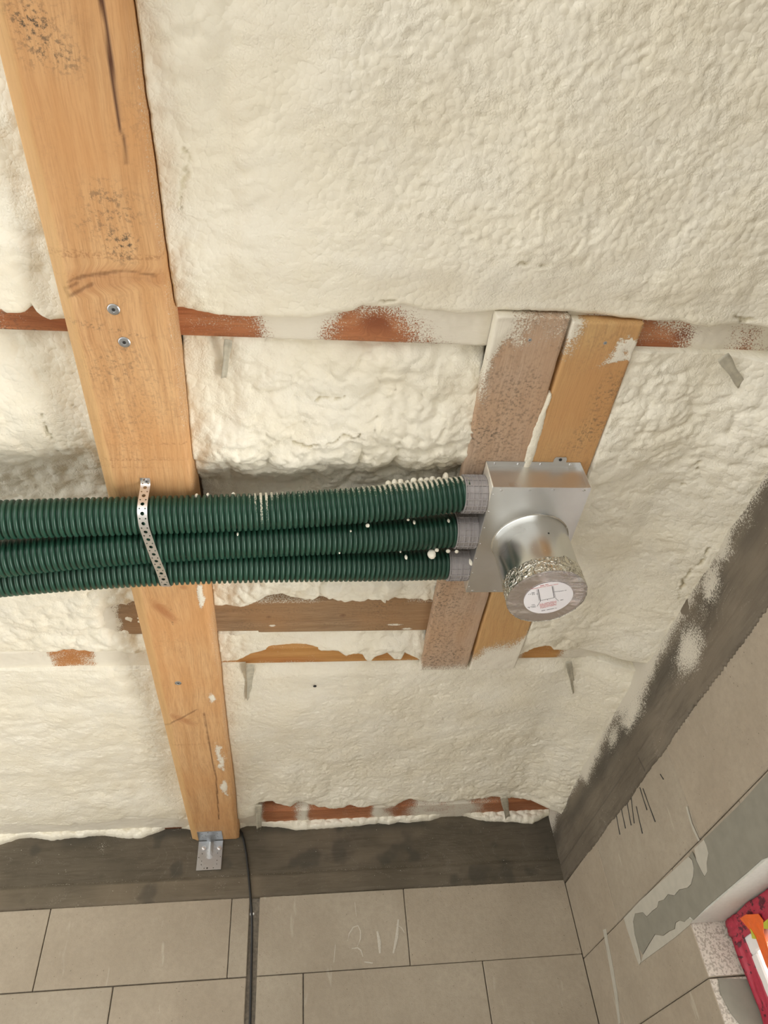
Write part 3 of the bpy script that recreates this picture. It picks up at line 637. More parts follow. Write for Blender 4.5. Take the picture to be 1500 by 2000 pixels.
# ================================================================ SPRAY FOAM BAYS
def relief(X, Y, seed, lump=1., fine=1., low=1.):
    wx = X+.022*fbm(X*11, Y*11, seed+50)+.006*fbm(X*40, Y*40, seed+53, 2); wy = Y+.022*fbm(X*11, Y*11, seed+51)+.006*fbm(X*40, Y*40, seed+54, 2)
    md = .45+.75*sstep(-.3, .35, fbm(X*4.5, Y*4.5, seed+52, 3))
    def dome(s, sd): d = worley(wx*s, wy*s*1.15, sd); return np.clip(1-1.5*d, -.2, 1)
    h = .010*low*fbm(X*5, Y*5, seed, 3)
    h = h+lump*md*(.0085*dome(15, seed+1)+.0045*dome(34, seed+2))+lump*.0022*dome(68, seed+4)*md
    ca, sa = .80, .60; ru = wx*ca+wy*sa; rv = -wx*sa+wy*ca
    rr = 1-np.abs(fbm(ru*40, rv*72, seed+6, 3))*2.6
    sc = np.clip(1-1.5*worley(ru*62, rv*88, seed+9), -.2, 1)
    h = h+fine*.0008*rr+fine*.0013*sc+fine*.0008*fbm(wx*95, wy*110, seed+7, 2)
    return h
def foam_bay(name, x0, x1, ya, yb, zfun, seed, label, res=.0036, lump=1., fine=1., lipA=True, lipB=True, lipL=False, stain=None, marks=None, group='spray foam between the battens', zl=PZ+.004, dens=None):
    nx = int((x1-x0)/res); xs = np.linspace(x0, x1, nx)
    a = ya(xs) if callable(ya) else np.full(nx, ya); b = yb(xs) if callable(yb) else np.full(nx, yb)
    ny = int(np.mean(b-a)/res); t = np.linspace(0, 1, ny)
    # keep the ragged edges local: rows stay straight in the middle
    am, bm_ = np.mean(a), np.mean(b)
    Yg = am+(bm_-am)*t[None, :]+(a-am)[:, None]*sstep(.06/(bm_-am), 0, t*1.0)[None, :]+(b-bm_)[:, None]*sstep(1-.06/(bm_-am), 1, t)[None, :]
    Xg = xs[:, None]*np.ones((1, ny))
    h = relief(Xg, Yg, seed, lump if not callable(lump) else lump(Xg, Yg), fine if not callable(fine) else fine(Xg, Yg))
    Z = zfun(Xg, Yg)-h
    dA = Yg-a[:, None]; dB = b[:, None]-Yg; r = .016
    def lip(d): q = np.clip(d/r, 0, 1); return 1-np.sqrt(np.clip(1-(1-q)**2, 0, 1))
    for use, d in ((lipA, dA), (lipB, dB), (lipL, Xg-x0)):
        if use: L_ = lip(d); Z = Z*(1-L_)+np.maximum(zl, Z)*L_
    at = {'stain': stain(Xg, Yg) if stain else 0*Xg, 'mark': 0*Xg}
    if marks:
        for pts, wd, dp in marks:
            D = segdist(Xg+.012*fbm(Xg*38, Yg*38, 70), Yg+.012*fbm(Xg*38, Yg*38, 71), pts)+.004*(fbm(Xg*45, Yg*45, 3)+.15); k = sstep(wd, wd*.3, D); Z = Z+k*dp; at['stain'] = np.maximum(at['stain'], k*.8)
    o = link(name, gridmesh(np.stack([Xg, Yg, Z], -1), at, skirt=(0, 0, .05), flip=True), FOAM, smooth=True)
    return tag(o, label, 'insulation', group)
def curve(pts, z=1.157, amp=.0015, sd=3):
    q = [onz(u, v, z) for u, v in pts]; qx = np.array([p[0] for p in q]); qy = np.array([p[1] for p in q]); o_ = np.argsort(qx); qx = qx[o_]; qy = qy[o_]
    return lambda xs: np.interp(xs, qx, qy)+amp*fbm(xs*60, xs*0, sd)
def wallfall(X): return -.058*sstep(.78, .995, X)**1.2
JR = JX1+.004
# bay in front of the first batten, right of joist
e0 = curve([(330, 596), (345, 597), (385, 601), (400, 604), (430, 612), (470, 618), (520, 618), (600, 622), (650, 614), (690, 608), (706, 598), (735, 601), (770, 600), (785, 596), (830, 606), (900, 612), (960, 606), (975, 604), (1120, 608), (1180, 616), (1255, 624), (1320, 624), (1350, 632), (1380, 636), (1420, 630), (1500, 632), (1600, 640)])
def z0(X, Y):
    z = 1.138+.0*X-.006*sstep(.0, .5, X)+wallfall(X)
    z = z-.012*sstep(-.10, -.19, X)+.009*np.exp(-((X+.105+.03*fbm(Y*9, Y*0, 4)+.012*fbm(Y*40, X*9, 14))/.016)**2)*sstep(.6, .4, Y)*(.6+.8*fbm(Y*8, X*0, 2))
    return z+.012*sstep(.54, .62, Y)+.006*sstep(.3, .0, Y)
jgap = lambda y: 0
def lump0(X, Y): return .22+.75*sstep(.02, -.1, X)+.35*sstep(.40, .52, Y)
def fine0(X, Y): return .45+1.35*sstep(-.05, .12, X)*sstep(.60, .45, Y)
foam_bay('spray_foam', JX1+.0026, WX+.008, -.20, e0, z0, 101, 'large finely rippled cream foam field in front of the first batten, right of the joist', lump=lump0, fine=fine0, lipA=False,
    marks=[(pz([(735, 590), (755, 596), (775, 596)], 1.14), .004, .006), (pz([(1020, 512), (1050, 518), (1080, 519)], 1.13), .004, .006), 
           (pz([(362, 290), (366, 340), (360, 400)], 1.13), .004, .003), (pz([(1440, 620), (1455, 630), (1475, 628)], 1.13), .003, .006)])
# bay between first batten and the grey-brown one (pipes pass below), right of joist up to the boards
e1 = curve([(405, 1182), (433, 1184), (480, 1184), (505, 1178), (520, 1168), (548, 1162), (572, 1172), (622, 1168), (675, 1178), (715, 1174), (745, 1174), (757, 1186), (772, 1189), (785, 1180), (800, 1186), (820, 1189), (845, 1187), (870, 1180)])
def z1(X, Y):
    z = 1.176+.016*sstep(.76, .70, Y)-.028*np.exp(-((Y-.93)/.10)**2)+.036*sstep(.93, 1.07, Y+.035*fbm(X*9, Y*0, 5)+.012*fbm(X*30, Y*20, 6))-.031*sstep(1.20, 1.42, Y)
    return z-.012*sstep(.10, -.19, X)
def lump1(X, Y): return 1.3+.5*sstep(.80, .95, Y)+.5*sstep(1.3, 1.42, Y)
foam_bay('spray_foam', JX1+.001, .350, P1[1]-.012, e1, z1, 202, 'lumpy white foam between joist, first batten and boards, sagging above the green pipes', lump=lump1, fine=.6, lipA=False,
    marks=[(pz([(576, 847), (600, 848), (635, 842), (660, 835), (700, 832)], 1.16), .003, .006), (pz([(605, 775), (650, 771), (700, 768)], 1.16), .0025, .004)])
e1b = curve([(405, 1295), (460, 1289), (475, 1284), (490, 1277), (520, 1270), (550, 1266), (610, 1265), (628, 1272), (660, 1269), (676, 1277), (690, 1270), (707, 1273), (715, 1285), (722, 1287), (730, 1279), (755, 1272), (770, 1286), (782, 1286), (789, 1270), (810, 1281), (822, 1290), (840, 1290)], amp=.001)
def z1b(X, Y): return 1.176-.022*sstep(1.60, 1.655, Y)*sstep(.0, .12, X)-.010*sstep(.0, -.18, X)
foam_bay('spray_foam', JX1+.001, .350, LA[1]-.010, e1b, z1b, 233, 'narrow strip of bulging foam with drips between the grey-brown and yellow battens', lump=.9, fine=.5, lipA=False, zl=PZ-.002, res=.003)
# right of the boards
e1r = curve([(1000, 1280), (1030, 1270), (1032, 1268), (1040, 1262), (1060, 1255), (1075, 1262), (1080, 1268), (1110, 1266), (1150, 1268), (1200, 1266), (1250, 1256), (1280, 1250)])
def z1r(X, Y): return 1.155-.012*sstep(.75, .9, Y)-.003*sstep(.64, .74, X)+wallfall(X)*1.15+.012*sstep(1.60, 1.70, Y)
foam_bay('spray_foam', .6245, WX+.008, P1[1]-.010, e1r, z1r, 303, 'cream foam field between the right board and the dark ring beam of the right wall', lump=lambda X, Y: .62+.3*sstep(1.1, .8, Y), fine=.9, lipA=False,
    marks=[(pz([(1372, 905), (1330, 950), (1290, 1075)], 1.11)[0:1]+pz([(1360, 930), (1340, 955)], 1.11), .003, .005), (pz([(1375, 1052), (1352, 1090), (1330, 1122), (1320, 1150)], 1.105), .0035, .006), (pz([(1330, 1120), (1320, 1160)], 1.10), .002, .004), (pz([(1500, 845), (1492, 860), (1470, 862)], 1.10), .003, .006)])
# above the boards, seen only through their gap
foam_bay('spray_foam', .352, .620, P1[1]+.002, P2[0]-.003, lambda X, Y: 1.195+0*X, 404, 'foam above the two boards, seen as a dark slit in their gap', res=.012, lump=.5, fine=0)
# bay between the yellow batten and the farthest one
e2 = curve([(455, 1590), (500, 1588), (505, 1566), (532, 1564), (540, 1570), (568, 1576), (582, 1566), (612, 1572), (622, 1576), (634, 1574), (645, 1576), (670, 1573), (682, 1568), (700, 1572), (730, 1570), (770, 1572), (800, 1560), (850, 1566), (900, 1562), (960, 1556), (1000, 1558), (1040, 1556), (1078, 1558), (1090, 1560)], z=1.13)
def z2(X, Y):
    z = 1.158+.012*sstep(1.80, 1.735, Y)-.006*sstep(1.8, 2.0, Y)-.022*sstep(2.3, 2.63, Y)+wallfall(X)*1.0-.014*sstep(-.10, -.2, X)
    return z
foam_bay('spray_foam', JX1+.001, WX+.008, P2[1]-.010, e2, z2, 505, 'smooth pale foam field behind the boards, right of the joist, ending at the ring beam', lump=lambda X, Y: .35+.3*sstep(2.3, 2.6, Y), fine=lambda X, Y: .9+.6*sstep(2.0, 2.4, Y), lipA=False, zl=P3Z+.004, res=.0042)
# left of the joist
e0l = curve([(-80, 600), (-10, 597), (15, 598), (22, 604), (45, 606), (58, 604), (64, 596), (72, 591), (78, 596), (83, 606), (92, 612), (105, 619), (125, 616), (170, 616)])
foam_bay('spray_foam', -1.9, JX0-.001, -.20, e0l, lambda X, Y: 1.142-.012*sstep(.3, .6, Y)+0*X, 606, 'smooth billowed foam left of the joist in front of the first batten', res=.0055, lump=.9, fine=.3, lipA=False)
e1l = curve([(-400, 1285), (0, 1282), (100, 1278), (125, 1280), (200, 1279), (230, 1281), (280, 1278), (330, 1278)])
def z1l(X, Y):
    z = 1.180+.012*sstep(.78, .70, Y)-.022*np.exp(-((Y-.90)/.11)**2)+.038*sstep(.94, 1.08, Y+.03*fbm(X*8, Y*0, 15))-.051*sstep(1.18, 1.36, Y)
    z = z+.016*sstep(1.4, .7, np.hypot((X+.40)/.075, (Y-1.53)/.08))+.010*sstep(1.64, 1.67, Y)
    return z
foam_bay('spray_foam', -1.9, JX0-.001, P1[1]-.012, e1l, z1l, 707, 'foam left of the joist on both sides of the green pipes', res=.0048, lump=lambda X, Y: .75+.5*sstep(.9, 1.0, Y), fine=.5, lipA=False,
    marks=[(pz([(82, 810), (92, 830), (100, 850)], 1.16), .003, .006), (pz([(140, 795), (150, 803), (160, 813)], 1.16), .0025, .005)])
foam_bay('spray_foam', -1.9, JX0-.001, P2[1]-.006, curve([(-400, 1640), (0, 1615), (100, 1610), (140, 1611), (150, 1604), (158, 1611), (180, 1606), (215, 1604), (250, 1592), (300, 1597), (335, 1600), (400, 1598)], z=1.13), lambda X, Y: 1.155-.005*sstep(1.75, 2., Y)-.022*sstep(2.3, 2.63, Y), 808, 'smooth foam field left of the joist behind the battens', res=.0055, lump=.5, fine=.9, lipA=False, zl=P3Z+.004)
# foam strip packed against the ring beam below the farthest batten (a relief in x,z)
def strip(x0, x1, pts, seed, label):
    xs = np.arange(x0, x1, .003); q = [ony(u, v, WY-.01) for u, v in pts]; qx = [p[0] for p in q]; qz = [p[2] for p in q]
    lowz = np.interp(xs, qx, qz)-.004*np.abs(fbm(xs*30, xs*0, seed)); t = np.linspace(0, 1, 20)
    Xg = xs[:, None]*np.ones((1, 20)); Zg = P3Z+.001+(lowz-P3Z-.001)[:, None]*t[None]
    d = worley(Xg*38, Zg*42, seed); th = (.020+.010*np.clip(1-1.5*d, 0, 1))*np.sqrt(np.clip(1-(t[None]*.98)**3, 0, 1))+.002*fbm(Xg*90, Zg*90, seed)
    me = gridmesh(np.stack([Xg, WY-.004-th, Zg], -1), {'stain': 0*Xg, 'mark': 0*Xg}, skirt=(0, .012, 0), flip=False)
    return tag(link('spray_foam', me, FOAM, smooth=True), label, 'insulation', 'spray foam between the battens')
strip(JX1+.001, WX-.001, [(455, 1622), (480, 1612), (500, 1612), (545, 1614), (580, 1620), (640, 1616), (690, 1612), (740, 1606), (760, 1609), (775, 1604), (795, 1606), (845, 1600), (875, 1590), (900, 1590), (935, 1600), (960, 1603), (1000, 1604), (1040, 1607), (1070, 1592), (1085, 1590)], 91, 'knobbly foam strip along the top of the ring beam, right of the joist')
strip(-1.9, JX0-.001, [(-400, 1660), (0, 1648), (40, 1636), (60, 1634), (100, 1640), (130, 1636), (175, 1632), (205, 1630), (245, 1636), (275, 1635), (310, 1624), (335, 1612), (365, 1618), (380, 1620)], 95, 'knobbly foam strip along the top of the ring beam, left of the joist')

# hanging drips and blobs of foam
def blobmesh(c, rx, ry, rz, seed, tail=0.):
    bm = bmesh.new(); bmesh.ops.create_icosphere(bm, subdivisions=2, radius=1)
    for v in bm.verts:
        p = v.co.copy(); k = 1+.18*float(fbm(np.array(p.x*1.7+seed), np.array(p.y*1.7+p.z), seed)); z = p.z
        s = 1-.45*tail*max(0, z)
        v.co = Vector((c[0]+p.x*rx*k*s, c[1]+p.y*ry*k*s, c[2]+z*rz*k))
    return bmmesh(bm)
BL = 'drops of foam clinging to the pipes'
def pipe_blob(u, v, z, rx, rz, label, seed):
    p = onz(u, v, z); tag(link('foam_drop', blobmesh(p, rx, rx, rz, seed, .6), FOAM, smooth=True), label, 'foam', BL)

# ================================================================ PIPES
def tang(u, v, z, r=.0375):
    """centre y of a pipe at height z whose lower silhouette passes through pixel (u,v)"""
    d = ray(u, v); th = math.atan2(d[2], d[1]); lo, hi = .6, 1.6
    for _ in range(50):
        m_ = (lo+hi)/2; a = math.atan2(z, m_)-math.asin(r/math.hypot(m_, z))
        if a > th: lo = m_
        else: hi = m_
    return m_
US = [-120, 0, 150, 290, 400, 500, 600, 700, 800, 880]
B = [[1064, 1056, 1048, 1041, 1040, 1038, 1032, 1023, 1012, 1004], [1150, 1129, 1115, 1100, 1093, 1090, 1086, 1080, 1075, 1069], [1182, 1168, 1156, 1143, 1141, 1140, 1138, 1134, 1131, 1130]]
ZS = [[.995, 1.012, 1.030, 1.040, 1.044, 1.050, 1.060, 1.072, 1.086, 1.094], [.975, .992, 1.015, 1.034, 1.044, 1.051, 1.060, 1.071, 1.085, 1.094], [1.000, 1.012, 1.026, 1.038, 1.043, 1.050, 1.060, 1.072, 1.086, 1.094]]
PY = [1.020, 1.130, 1.240]; PZc = 1.094; pipe_paths = []
def smooth_path(P, n):
    P = np.array(P); s = np.concatenate([[0], np.cumsum(np.linalg.norm(np.diff(P, axis=0), axis=1))]); t = np.linspace(0, s[-1], n); out = np.zeros((n, 3))
    for k in range(3):
        deg = 5; c = np.polyfit(s, P[:, k], deg); out[:, k] = np.polyval(c, t)
    return out, s[-1]
labels = ['green corrugated pipe nearest the viewer, white with overspray on its near side', 'middle one of the three green corrugated pipes', 'green corrugated pipe farthest back, lowest in the picture']
for i in range(3):
    pts = []
    for u, v, z in zip(US, B[i], ZS[i]):
        y = tang(u, v, z); x = onz(u, v, z)[0]; pts.append((x, y, z))
    pts[-1] = (.325, PY[i], PZc); pts.append((.36, PY[i], PZc)); pts[-3] = (pts[-3][0], pts[-3][1]*.5+.5*PY[i]+.0, pts[-3][2])
    lft = np.array(pts[0]); dl = (lft-np.array(pts[1])); dl = dl/np.linalg.norm(dl)
    pts = [tuple(lft+dl*.5*q) for q in (1, .6, .3)]+pts
    path, Ln = smooth_path(pts, 600); pipe_paths.append(path)
    pitch = .0110; nr = int(Ln/pitch); prof = [(0, .0322), (.10, .0323), (.22, .0366), (.32, .0378), (.5, .0381), (.68, .0378), (.78, .0366), (.90, .0323)]
    s = np.concatenate([[0], np.cumsum(np.linalg.norm(np.diff(path, axis=0), axis=1))]); seg = 40
    ss = []; rr = []
    for k in range(nr):
        for f, r in prof: ss.append((k+f)*pitch); rr.append(r)
    ss = np.array(ss); rr = np.array(rr); Cc = np.stack([np.interp(ss, s, path[:, k]) for k in range(3)], -1)
    T = np.gradient(Cc, axis=0); k_ = np.ones(41)/41
    T = np.stack([np.convolve(np.pad(T[:, k], 20, mode='edge'), k_, 'valid') for k in range(3)], -1); T /= np.linalg.norm(T, axis=1)[:, None]
    U = np.cross(np.array([0, 0, 1.]), T); U /= np.linalg.norm(U, axis=1)[:, None]; V = np.cross(T, U)
    ang = np.linspace(0, 2*math.pi, seg+1)
    P = Cc[:, None]+rr[:, None, None]*(np.cos(ang)[None, :, None]*U[:, None]+np.sin(ang)[None, :, None]*V[:, None])
    X_ = P[:, :, 0]; near = -(P[:, :, 1]-Cc[:, None, 1])/.0375; upz = (P[:, :, 2]-Cc[:, None, 2])/.0375
    topf = sstep(.1, 1., near*.6+upz*.55); ridge = sstep(.036, .038, rr)[:, None]
    xm = np.interp(X_, [-1.2, -.6, -.4, -.2, -.05, .02, .1, .2, .26, .32], [.4, .32, .30, .28, .55, .50, .5, .8, 1.15, .9])
    d = topf*xm*(.25+.75*ridge)*(1 if i == 0 else .28)+.10*sstep(.25, .6, fbm(X_*9, P[:, :, 1]*9, 5+i))
    if i == 0: d = d+.45*np.exp(-((X_+.07)/.018)**2)*ridge*sstep(-.6, .6, near)
    o = link('corrugated_pipe', gridmesh(P, {'dust': np.clip(d, 0, .95)}), PIPE, smooth=True); tag(o, labels[i], 'pipe', 'green corrugated ventilation pipes')

# foam drops on the pipes
drops = [(384, 968, 1.070, .0035, .006, 'tiny foam drop on the top of the near pipe right of the strap'), (406, 966, 1.07, .003, .005, 'second tiny foam drop right of the strap'),
 (456, 965, 1.075, .004, .004, 'foam crumb on top of the near pipe above the white dusted rings'), (584, 962, 1.085, .004, .004, 'foam crumb on the near pipe at mid span'), (670, 960, 1.09, .003, .004, 'small foam crumb on the near pipe, right half'),
 (718, 1026, 1.045, .0045, .0045, 'round white foam drop under the near pipe at mid span'), (685, 1037, 1.045, .002, .003, 'tiny foam speck between near and middle pipe'), (464, 1043, 1.02, .002, .005, 'thin foam sliver between near and middle pipe'),
 (809, 1020, 1.06, .003, .006, 'oval foam drop between near and middle pipe'), (797, 1015, 1.06, .003, .003, 'small foam drop beside the oval one'), (876, 1017, 1.075, .003, .006, 'slim foam drop beside the middle grey socket'),
 (793, 1088, 1.045, .0035, .007, 'teardrop of foam on the rear pipe'), (843, 1082, 1.050, .0095, .013, 'largest white foam blob hanging between middle and rear pipe near the sockets'), (853, 1074, 1.055, .005, .005, 'small blob fused beside the largest one'),
 (875, 1076, 1.058, .005, .005, 'foam drop left under the middle grey socket'), (892, 1077, 1.055, .0045, .004, 'foam drop right under the middle grey socket'), (919, 1098, 1.050, .004, .011, 'long foam drop hanging in front of the box edge'), (782, 1077, 1.05, .002, .004, 'foam speck left of the teardrop'), (663, 1080, 1.03, .002, .002, 'foam speck under the middle pipe')]
for i, (u, v, z, rx, rz, lb) in enumerate(drops): pipe_blob(u, v, z, rx, rz, lb, i+1)
# foam caps on the top of the first pipe near its socket
random.seed(5)
for i in range(10):
    x = .185+i*.0138; k = int(np.argmin(np.abs(pipe_paths[0][:, 0]-x))); c = pipe_paths[0][k]; a = math.radians(118+random.uniform(-8, 8)); s_ = .0055+.003*random.random()+(.004 if i == 9 else 0)
    c = (c[0], c[1]+.0385*math.cos(a), c[2]+.0385*math.sin(a))
    tag(link('foam_puff', blobmesh(c, .0068, s_*1.3, s_, i+40, 0), FOAM, smooth=True), ['puff of foam on the near pipe farthest from its grey socket', 'second foam puff of the row, counted from the strap', 'third foam puff of the row, counted from the strap', 'fourth foam puff of the row, counted from the strap', 'middle foam puff of the row on the near pipe', 'foam puff just past the middle of the row', 'fourth foam puff from the grey socket', 'third foam puff from the grey socket', 'second foam puff from the grey socket', 'largest foam puff, nearest the grey socket'][i], 'foam', 'row of foam puffs on the near pipe')

# ================================================================ PERFORATED STRAP
cs = []
for i in range(3):
    k = int(np.argmin(np.abs(pipe_paths[i][:, 0]+.295))); cs.append(pipe_paths[i][k][1:])
r = .0392
A0 = onz(282, 941, JZ0-.0015)
a_ = (A0[1]+.004, JZ0-.0015)
pt_ = []
for c in cs:
    for a in np.radians(np.arange(160, 381, 4)): pt_.append((c[0]+r*math.cos(a), c[1]+r*math.sin(a)))
endp = (cs[2][0]+r+.010, JZ0-.0015)
pt_ = sorted([p for p in pt_ if a_[0] < p[0] < endp[0]]+[a_, endp])
hull = []
for p in pt_:                       # lower hull
    while len(hull) > 1 and (hull[-1][0]-hull[-2][0])*(p[1]-hull[-2][1])-(hull[-1][1]-hull[-2][1])*(p[0]-hull[-2][0]) <= 0: hull.pop()
    hull.append(p)
path = [(a_[0]-.016, a_[1])]+hull+[(endp[0]+.02, endp[1])]
path = np.array(path); s = np.concatenate([[0], np.cumsum(np.linalg.norm(np.diff(path, axis=0), axis=1))]); Ls = s[-1]
tq = np.linspace(0, Ls, 200); path = np.stack([np.interp(tq, s, path[:, k]) for k in range(2)], -1); kk = np.ones(9)/9
path = np.stack([np.convolve(np.pad(path[:, k], 4, mode='edge'), kk, 'valid') for k in range(2)], -1); s = tq
tn = np.gradient(path, axis=0); tn /= np.linalg.norm(tn, axis=1)[:, None]
W = .0185
def sfn(u, v, off=0.):
    y = np.interp(u, s, path[:, 0]); z = np.interp(u, s, path[:, 1]); ty = np.interp(u, s, tn[:, 0]); tz = np.interp(u, s, tn[:, 1])
    return (A0[0]+.002+.022*sstep(.05, .30, u)+v, y+off*tz, z-off*ty)
bm = bmesh.new(); u = 0.0; bk = lambda a, b: sfn(a, b, -.0009)
while u < Ls-.02:
    holecell(bm, u, u+.0135, -W/2, W/2, u+.00675, 0, .0037, sfn, 4, bk); u += .0135
    for v0, v1 in ((-W/2, 0), (0, W/2)): holecell(bm, u, u+.0065, v0, v1, u+.00325, (v0+v1)/2*1.15, .0015, sfn, 3, bk)
    u += .0065
bmesh.ops.recalc_face_normals(bm, faces=list(bm.faces))
strap = tag(link('perforated_strap', bmmesh(bm), ZSTRAP), 'perforated galvanised steel strap looped under the three green pipes', 'strap')
def screw(name, c, nrm, rad, parent=None, label=None, cat=None, group=None, washer=True):
    """round washer-head screw standing proud of a surface; nrm is '-z','-y','-x'"""
    bm = bmesh.new(); s_ = -1; ax = nrm[1]
    lathe(bm, [(rad, 0), (rad, s_*rad*.16), (rad*.86, s_*rad*.26), (rad*.45, s_*rad*.30), (rad*.40, s_*rad*.22), (rad*.0001, s_*rad*.22)] if washer else [(rad, 0), (rad*.8, s_*rad*.5), (rad*.2, s_*rad*.55)], c, ax, 20)
    o = link(name, bmmesh(bm), ZBR, parent, smooth=False)
    bm = bmesh.new(); off = s_*rad*(.235 if washer else .56); cc = list(c); cc['xyz'.index(ax)] += off
    lathe(bm, [(rad*.30 if k % 2 == 0 else rad*.0001, h) for k, h in ((0, 0), (0, s_*rad*.02), (1, s_*rad*.02))], cc, ax, 6)
    link('recess', bmmesh(bm), DARKH, o)
    if label: tag(o, label, cat, group)
    return o
SG = 'washer-head screws in the joist'
for (uu, vv, lb) in ((222, 604, 'washer-head screw in the joist, upper of the pair by the first batten'), (243, 668, 'washer-head screw in the joist, lower of the pair by the first batten'), (348, 1334, 'lone washer-head screw in the joist behind the pipes')):
    p = onz(uu, vv, JZ0); screw('wood_screw', (p[0], p[1], JZ0+.0005), '-z', .0098 if vv < 1000 else .0085, None, lb, 'screw', SG)
for (uu, vv, lb) in ((1035, 664, 'dark countersunk screw head in the grey board'), (1182, 670, 'small screw head in the orange-tan board')):
    p = onz(uu, vv, BZ0); screw('wood_screw', (p[0], p[1], BZ0+.0005), '-z', .0035, None, lb, 'screw', 'screws in the two boards')
p = onz(284, 942, JZ0); screw('strap_screw', (p[0]+.004, A0[1]-.003, JZ0-.0015), '-z', .005, strap, washer=False)

# ================================================================ METAL DISTRIBUTION BOX
bx0, bx1, by0, by1, bz0, bz1 = .390, .597, .9625, 1.2965, 1.0535, 1.1345
box = empty('distribution_box', ((bx0+bx1)/2, (by0+by1)/2, bz0), 'galvanised steel air distribution box with round capped spigot, screwed under the two boards', 'duct box')
th = .0012
def dust_attr(o, fn):
    me = o.data; a = me.attributes.new('dust', 'FLOAT', 'POINT'); w0 = wl(o)
    a.data.foreach_set('value', [float(fn(w0[0]+v.co.x, w0[1]+v.co.y, w0[2]+v.co.z)) for v in me.vertices])
o = link('bottom_sheet', boxmesh(bx0, bx1, by0, by1, bz0, bz0+th), ZINC, box)
o = link('side_sheet', gridmesh(np.stack(np.broadcast_arrays(bx0, np.linspace(by0, by1, 60)[:, None], np.linspace(bz0+th, bz1, 14)[None]), -1), {'dust': np.clip(.45*sstep(1.06, 1.00, np.linspace(by0, by1, 60)[:, None])*np.ones((1, 14))+.15, 0, 1)}, skirt=(th, 0, 0), flip=True), ZINC, box); o['label'] = 'left side with pipe sockets, dusted with overspray'
link('side_sheet', boxmesh(bx1-th, bx1, by0, by1, bz0+th, bz1), ZINC, box)
link('end_panel', boxmesh(bx0+th, bx1-th, by0+.0135, by0+.0147, bz0+th, bz1), ZINC, box)
link('end_panel', boxmesh(bx0+th, bx1-th, by1-.0147, by1-.0135, bz0+th, bz1), ZINC, box)
link('top_sheet', boxmesh(bx0, bx1, by0, by1, bz1-th, bz1), ZINC, box)
# mounting tabs with slot
def tab(y_edge, dirn, xc):
    bm = bmesh.new(); tp = lambda a, b: a*(1-.2*max(0, (b-.009)/.005))
    holecell(bm, -.014, .014, 0, .014, 0, .0075, .0035, lambda a, b: (xc+tp(a, b), y_edge+dirn*b, bz1-.0015), 4, lambda a, b: (xc+tp(a, b), y_edge+dirn*b, bz1-.0004))
    bmesh.ops.recalc_face_normals(bm, faces=list(bm.faces)); link('mounting_tab', bmmesh(bm), ZINC, box)
    bm = bmesh.new(); lathe(bm, [(.0036, 0), (.0034, -.0016), (.0001, -.002)], (xc, y_edge+dirn*.0075, bz1-.001), 'z', 12); link('tab_screw', bmmesh(bm), DARKH, o)
pt = onz(1095, 895, bz1); tab(by0, -1, float(pt[0])); tab(by1, 1, float(pt[0])-.02)
# folded tag on the end panel
bm = bmesh.new(); xt = ony(1006, 948, by0+.002)[0]
holecell(bm, -.0125, .0125, 0, .012, .001, .007, .0032, lambda a, b: (xt+a, by0+.0008+b*.1, bz0+th+b*1.25), 4, lambda a, b: (xt+a, by0+.0017+b*.1, bz0+th+b*1.25)); bmesh.ops.recalc_face_normals(bm, faces=list(bm.faces)); link('folded_tag', bmmesh(bm), RIV, box)
def rivet(p, ax='z', rad=.0022, s_=-1):
    bm = bmesh.new(); lathe(bm, [(rad, 0), (rad*.9, s_*rad*.35), (rad*.4, s_*rad*.5), (rad*.0001, s_*rad*.5)], p, ax, 10); link('rivet', bmmesh(bm), RIV, box, smooth=True)
for u_, v_ in ((979, 958), (1034, 958), (1080, 957), (1140, 958), (923, 1154), (967, 1154)):
    q = onz(u_, v_, bz0)
    bm = bmesh.new(); lathe(bm, [(.0042, 0), (.0034, -.0006), (.0022, -.0014), (.0014, -.0004), (.0001, -.0002)], (0, 0, 0), 'z', 14)
    for v in bm.verts: v.co.y *= .55
    bmesh.ops.translate(bm, verts=list(bm.verts), vec=Vector((float(q[0]), float(q[1]), bz0))); link('clinch_joint', bmmesh(bm), RIV, box, smooth=True)
for u_, v_ in ((966, 966), (956, 999), (947, 1031), (937, 1062), (930, 1091), (923, 1119), (915, 1146)):
    q = onz(u_, v_, bz0); rivet((bx0+.0045, float(q[1]), bz0), rad=.0017)
for x in (.41, .461, .51, .575): rivet((x, by0+.006, bz1-th), rad=.003)
# pipe sockets: grey plastic sleeves with a raised grid of ribs
for i in range(3):
    bm = bmesh.new(); c = (0, PY[i], PZc); R0 = .0385
    lathe(bm, [(R0, .395), (R0, .352), (R0, .342), (.0345, .342), (.0345, .36)], c, 'x', 64)
    for h in (.3425, .3475, .3580, .3690, .3760, .3860):
        lathe(bm, [(R0, h-.0007), (R0+.0028, h-.0006), (R0+.0028, h+.0006), (R0, h+.0007)], c, 'x', 64)
    for k in range(17):
        a = 2*math.pi*(k+.5)/17; ca, sa = math.cos(a), math.sin(a); hw = .0007
        vs = []
        for h in (.342, .389):
            for rr_, sg in ((R0-.0002, -1), (R0+.0028, -1), (R0+.0028, 1), (R0-.0002, 1)):
                vs.append(bm.verts.new((h, PY[i]+rr_*ca-sg*hw*sa, PZc+rr_*sa+sg*hw*ca)))
        for f in ((0, 1, 2, 3), (7, 6, 5, 4), (0, 4, 5, 1), (1, 5, 6, 2), (2, 6, 7, 3)): bm.faces.new([vs[q] for q in f])
    bmesh.ops.recalc_face_normals(bm, faces=list(bm.faces))
    link('pipe_socket', bmmesh(bm), GREYP, box)['label'] = 'grey plastic socket with raised grid'
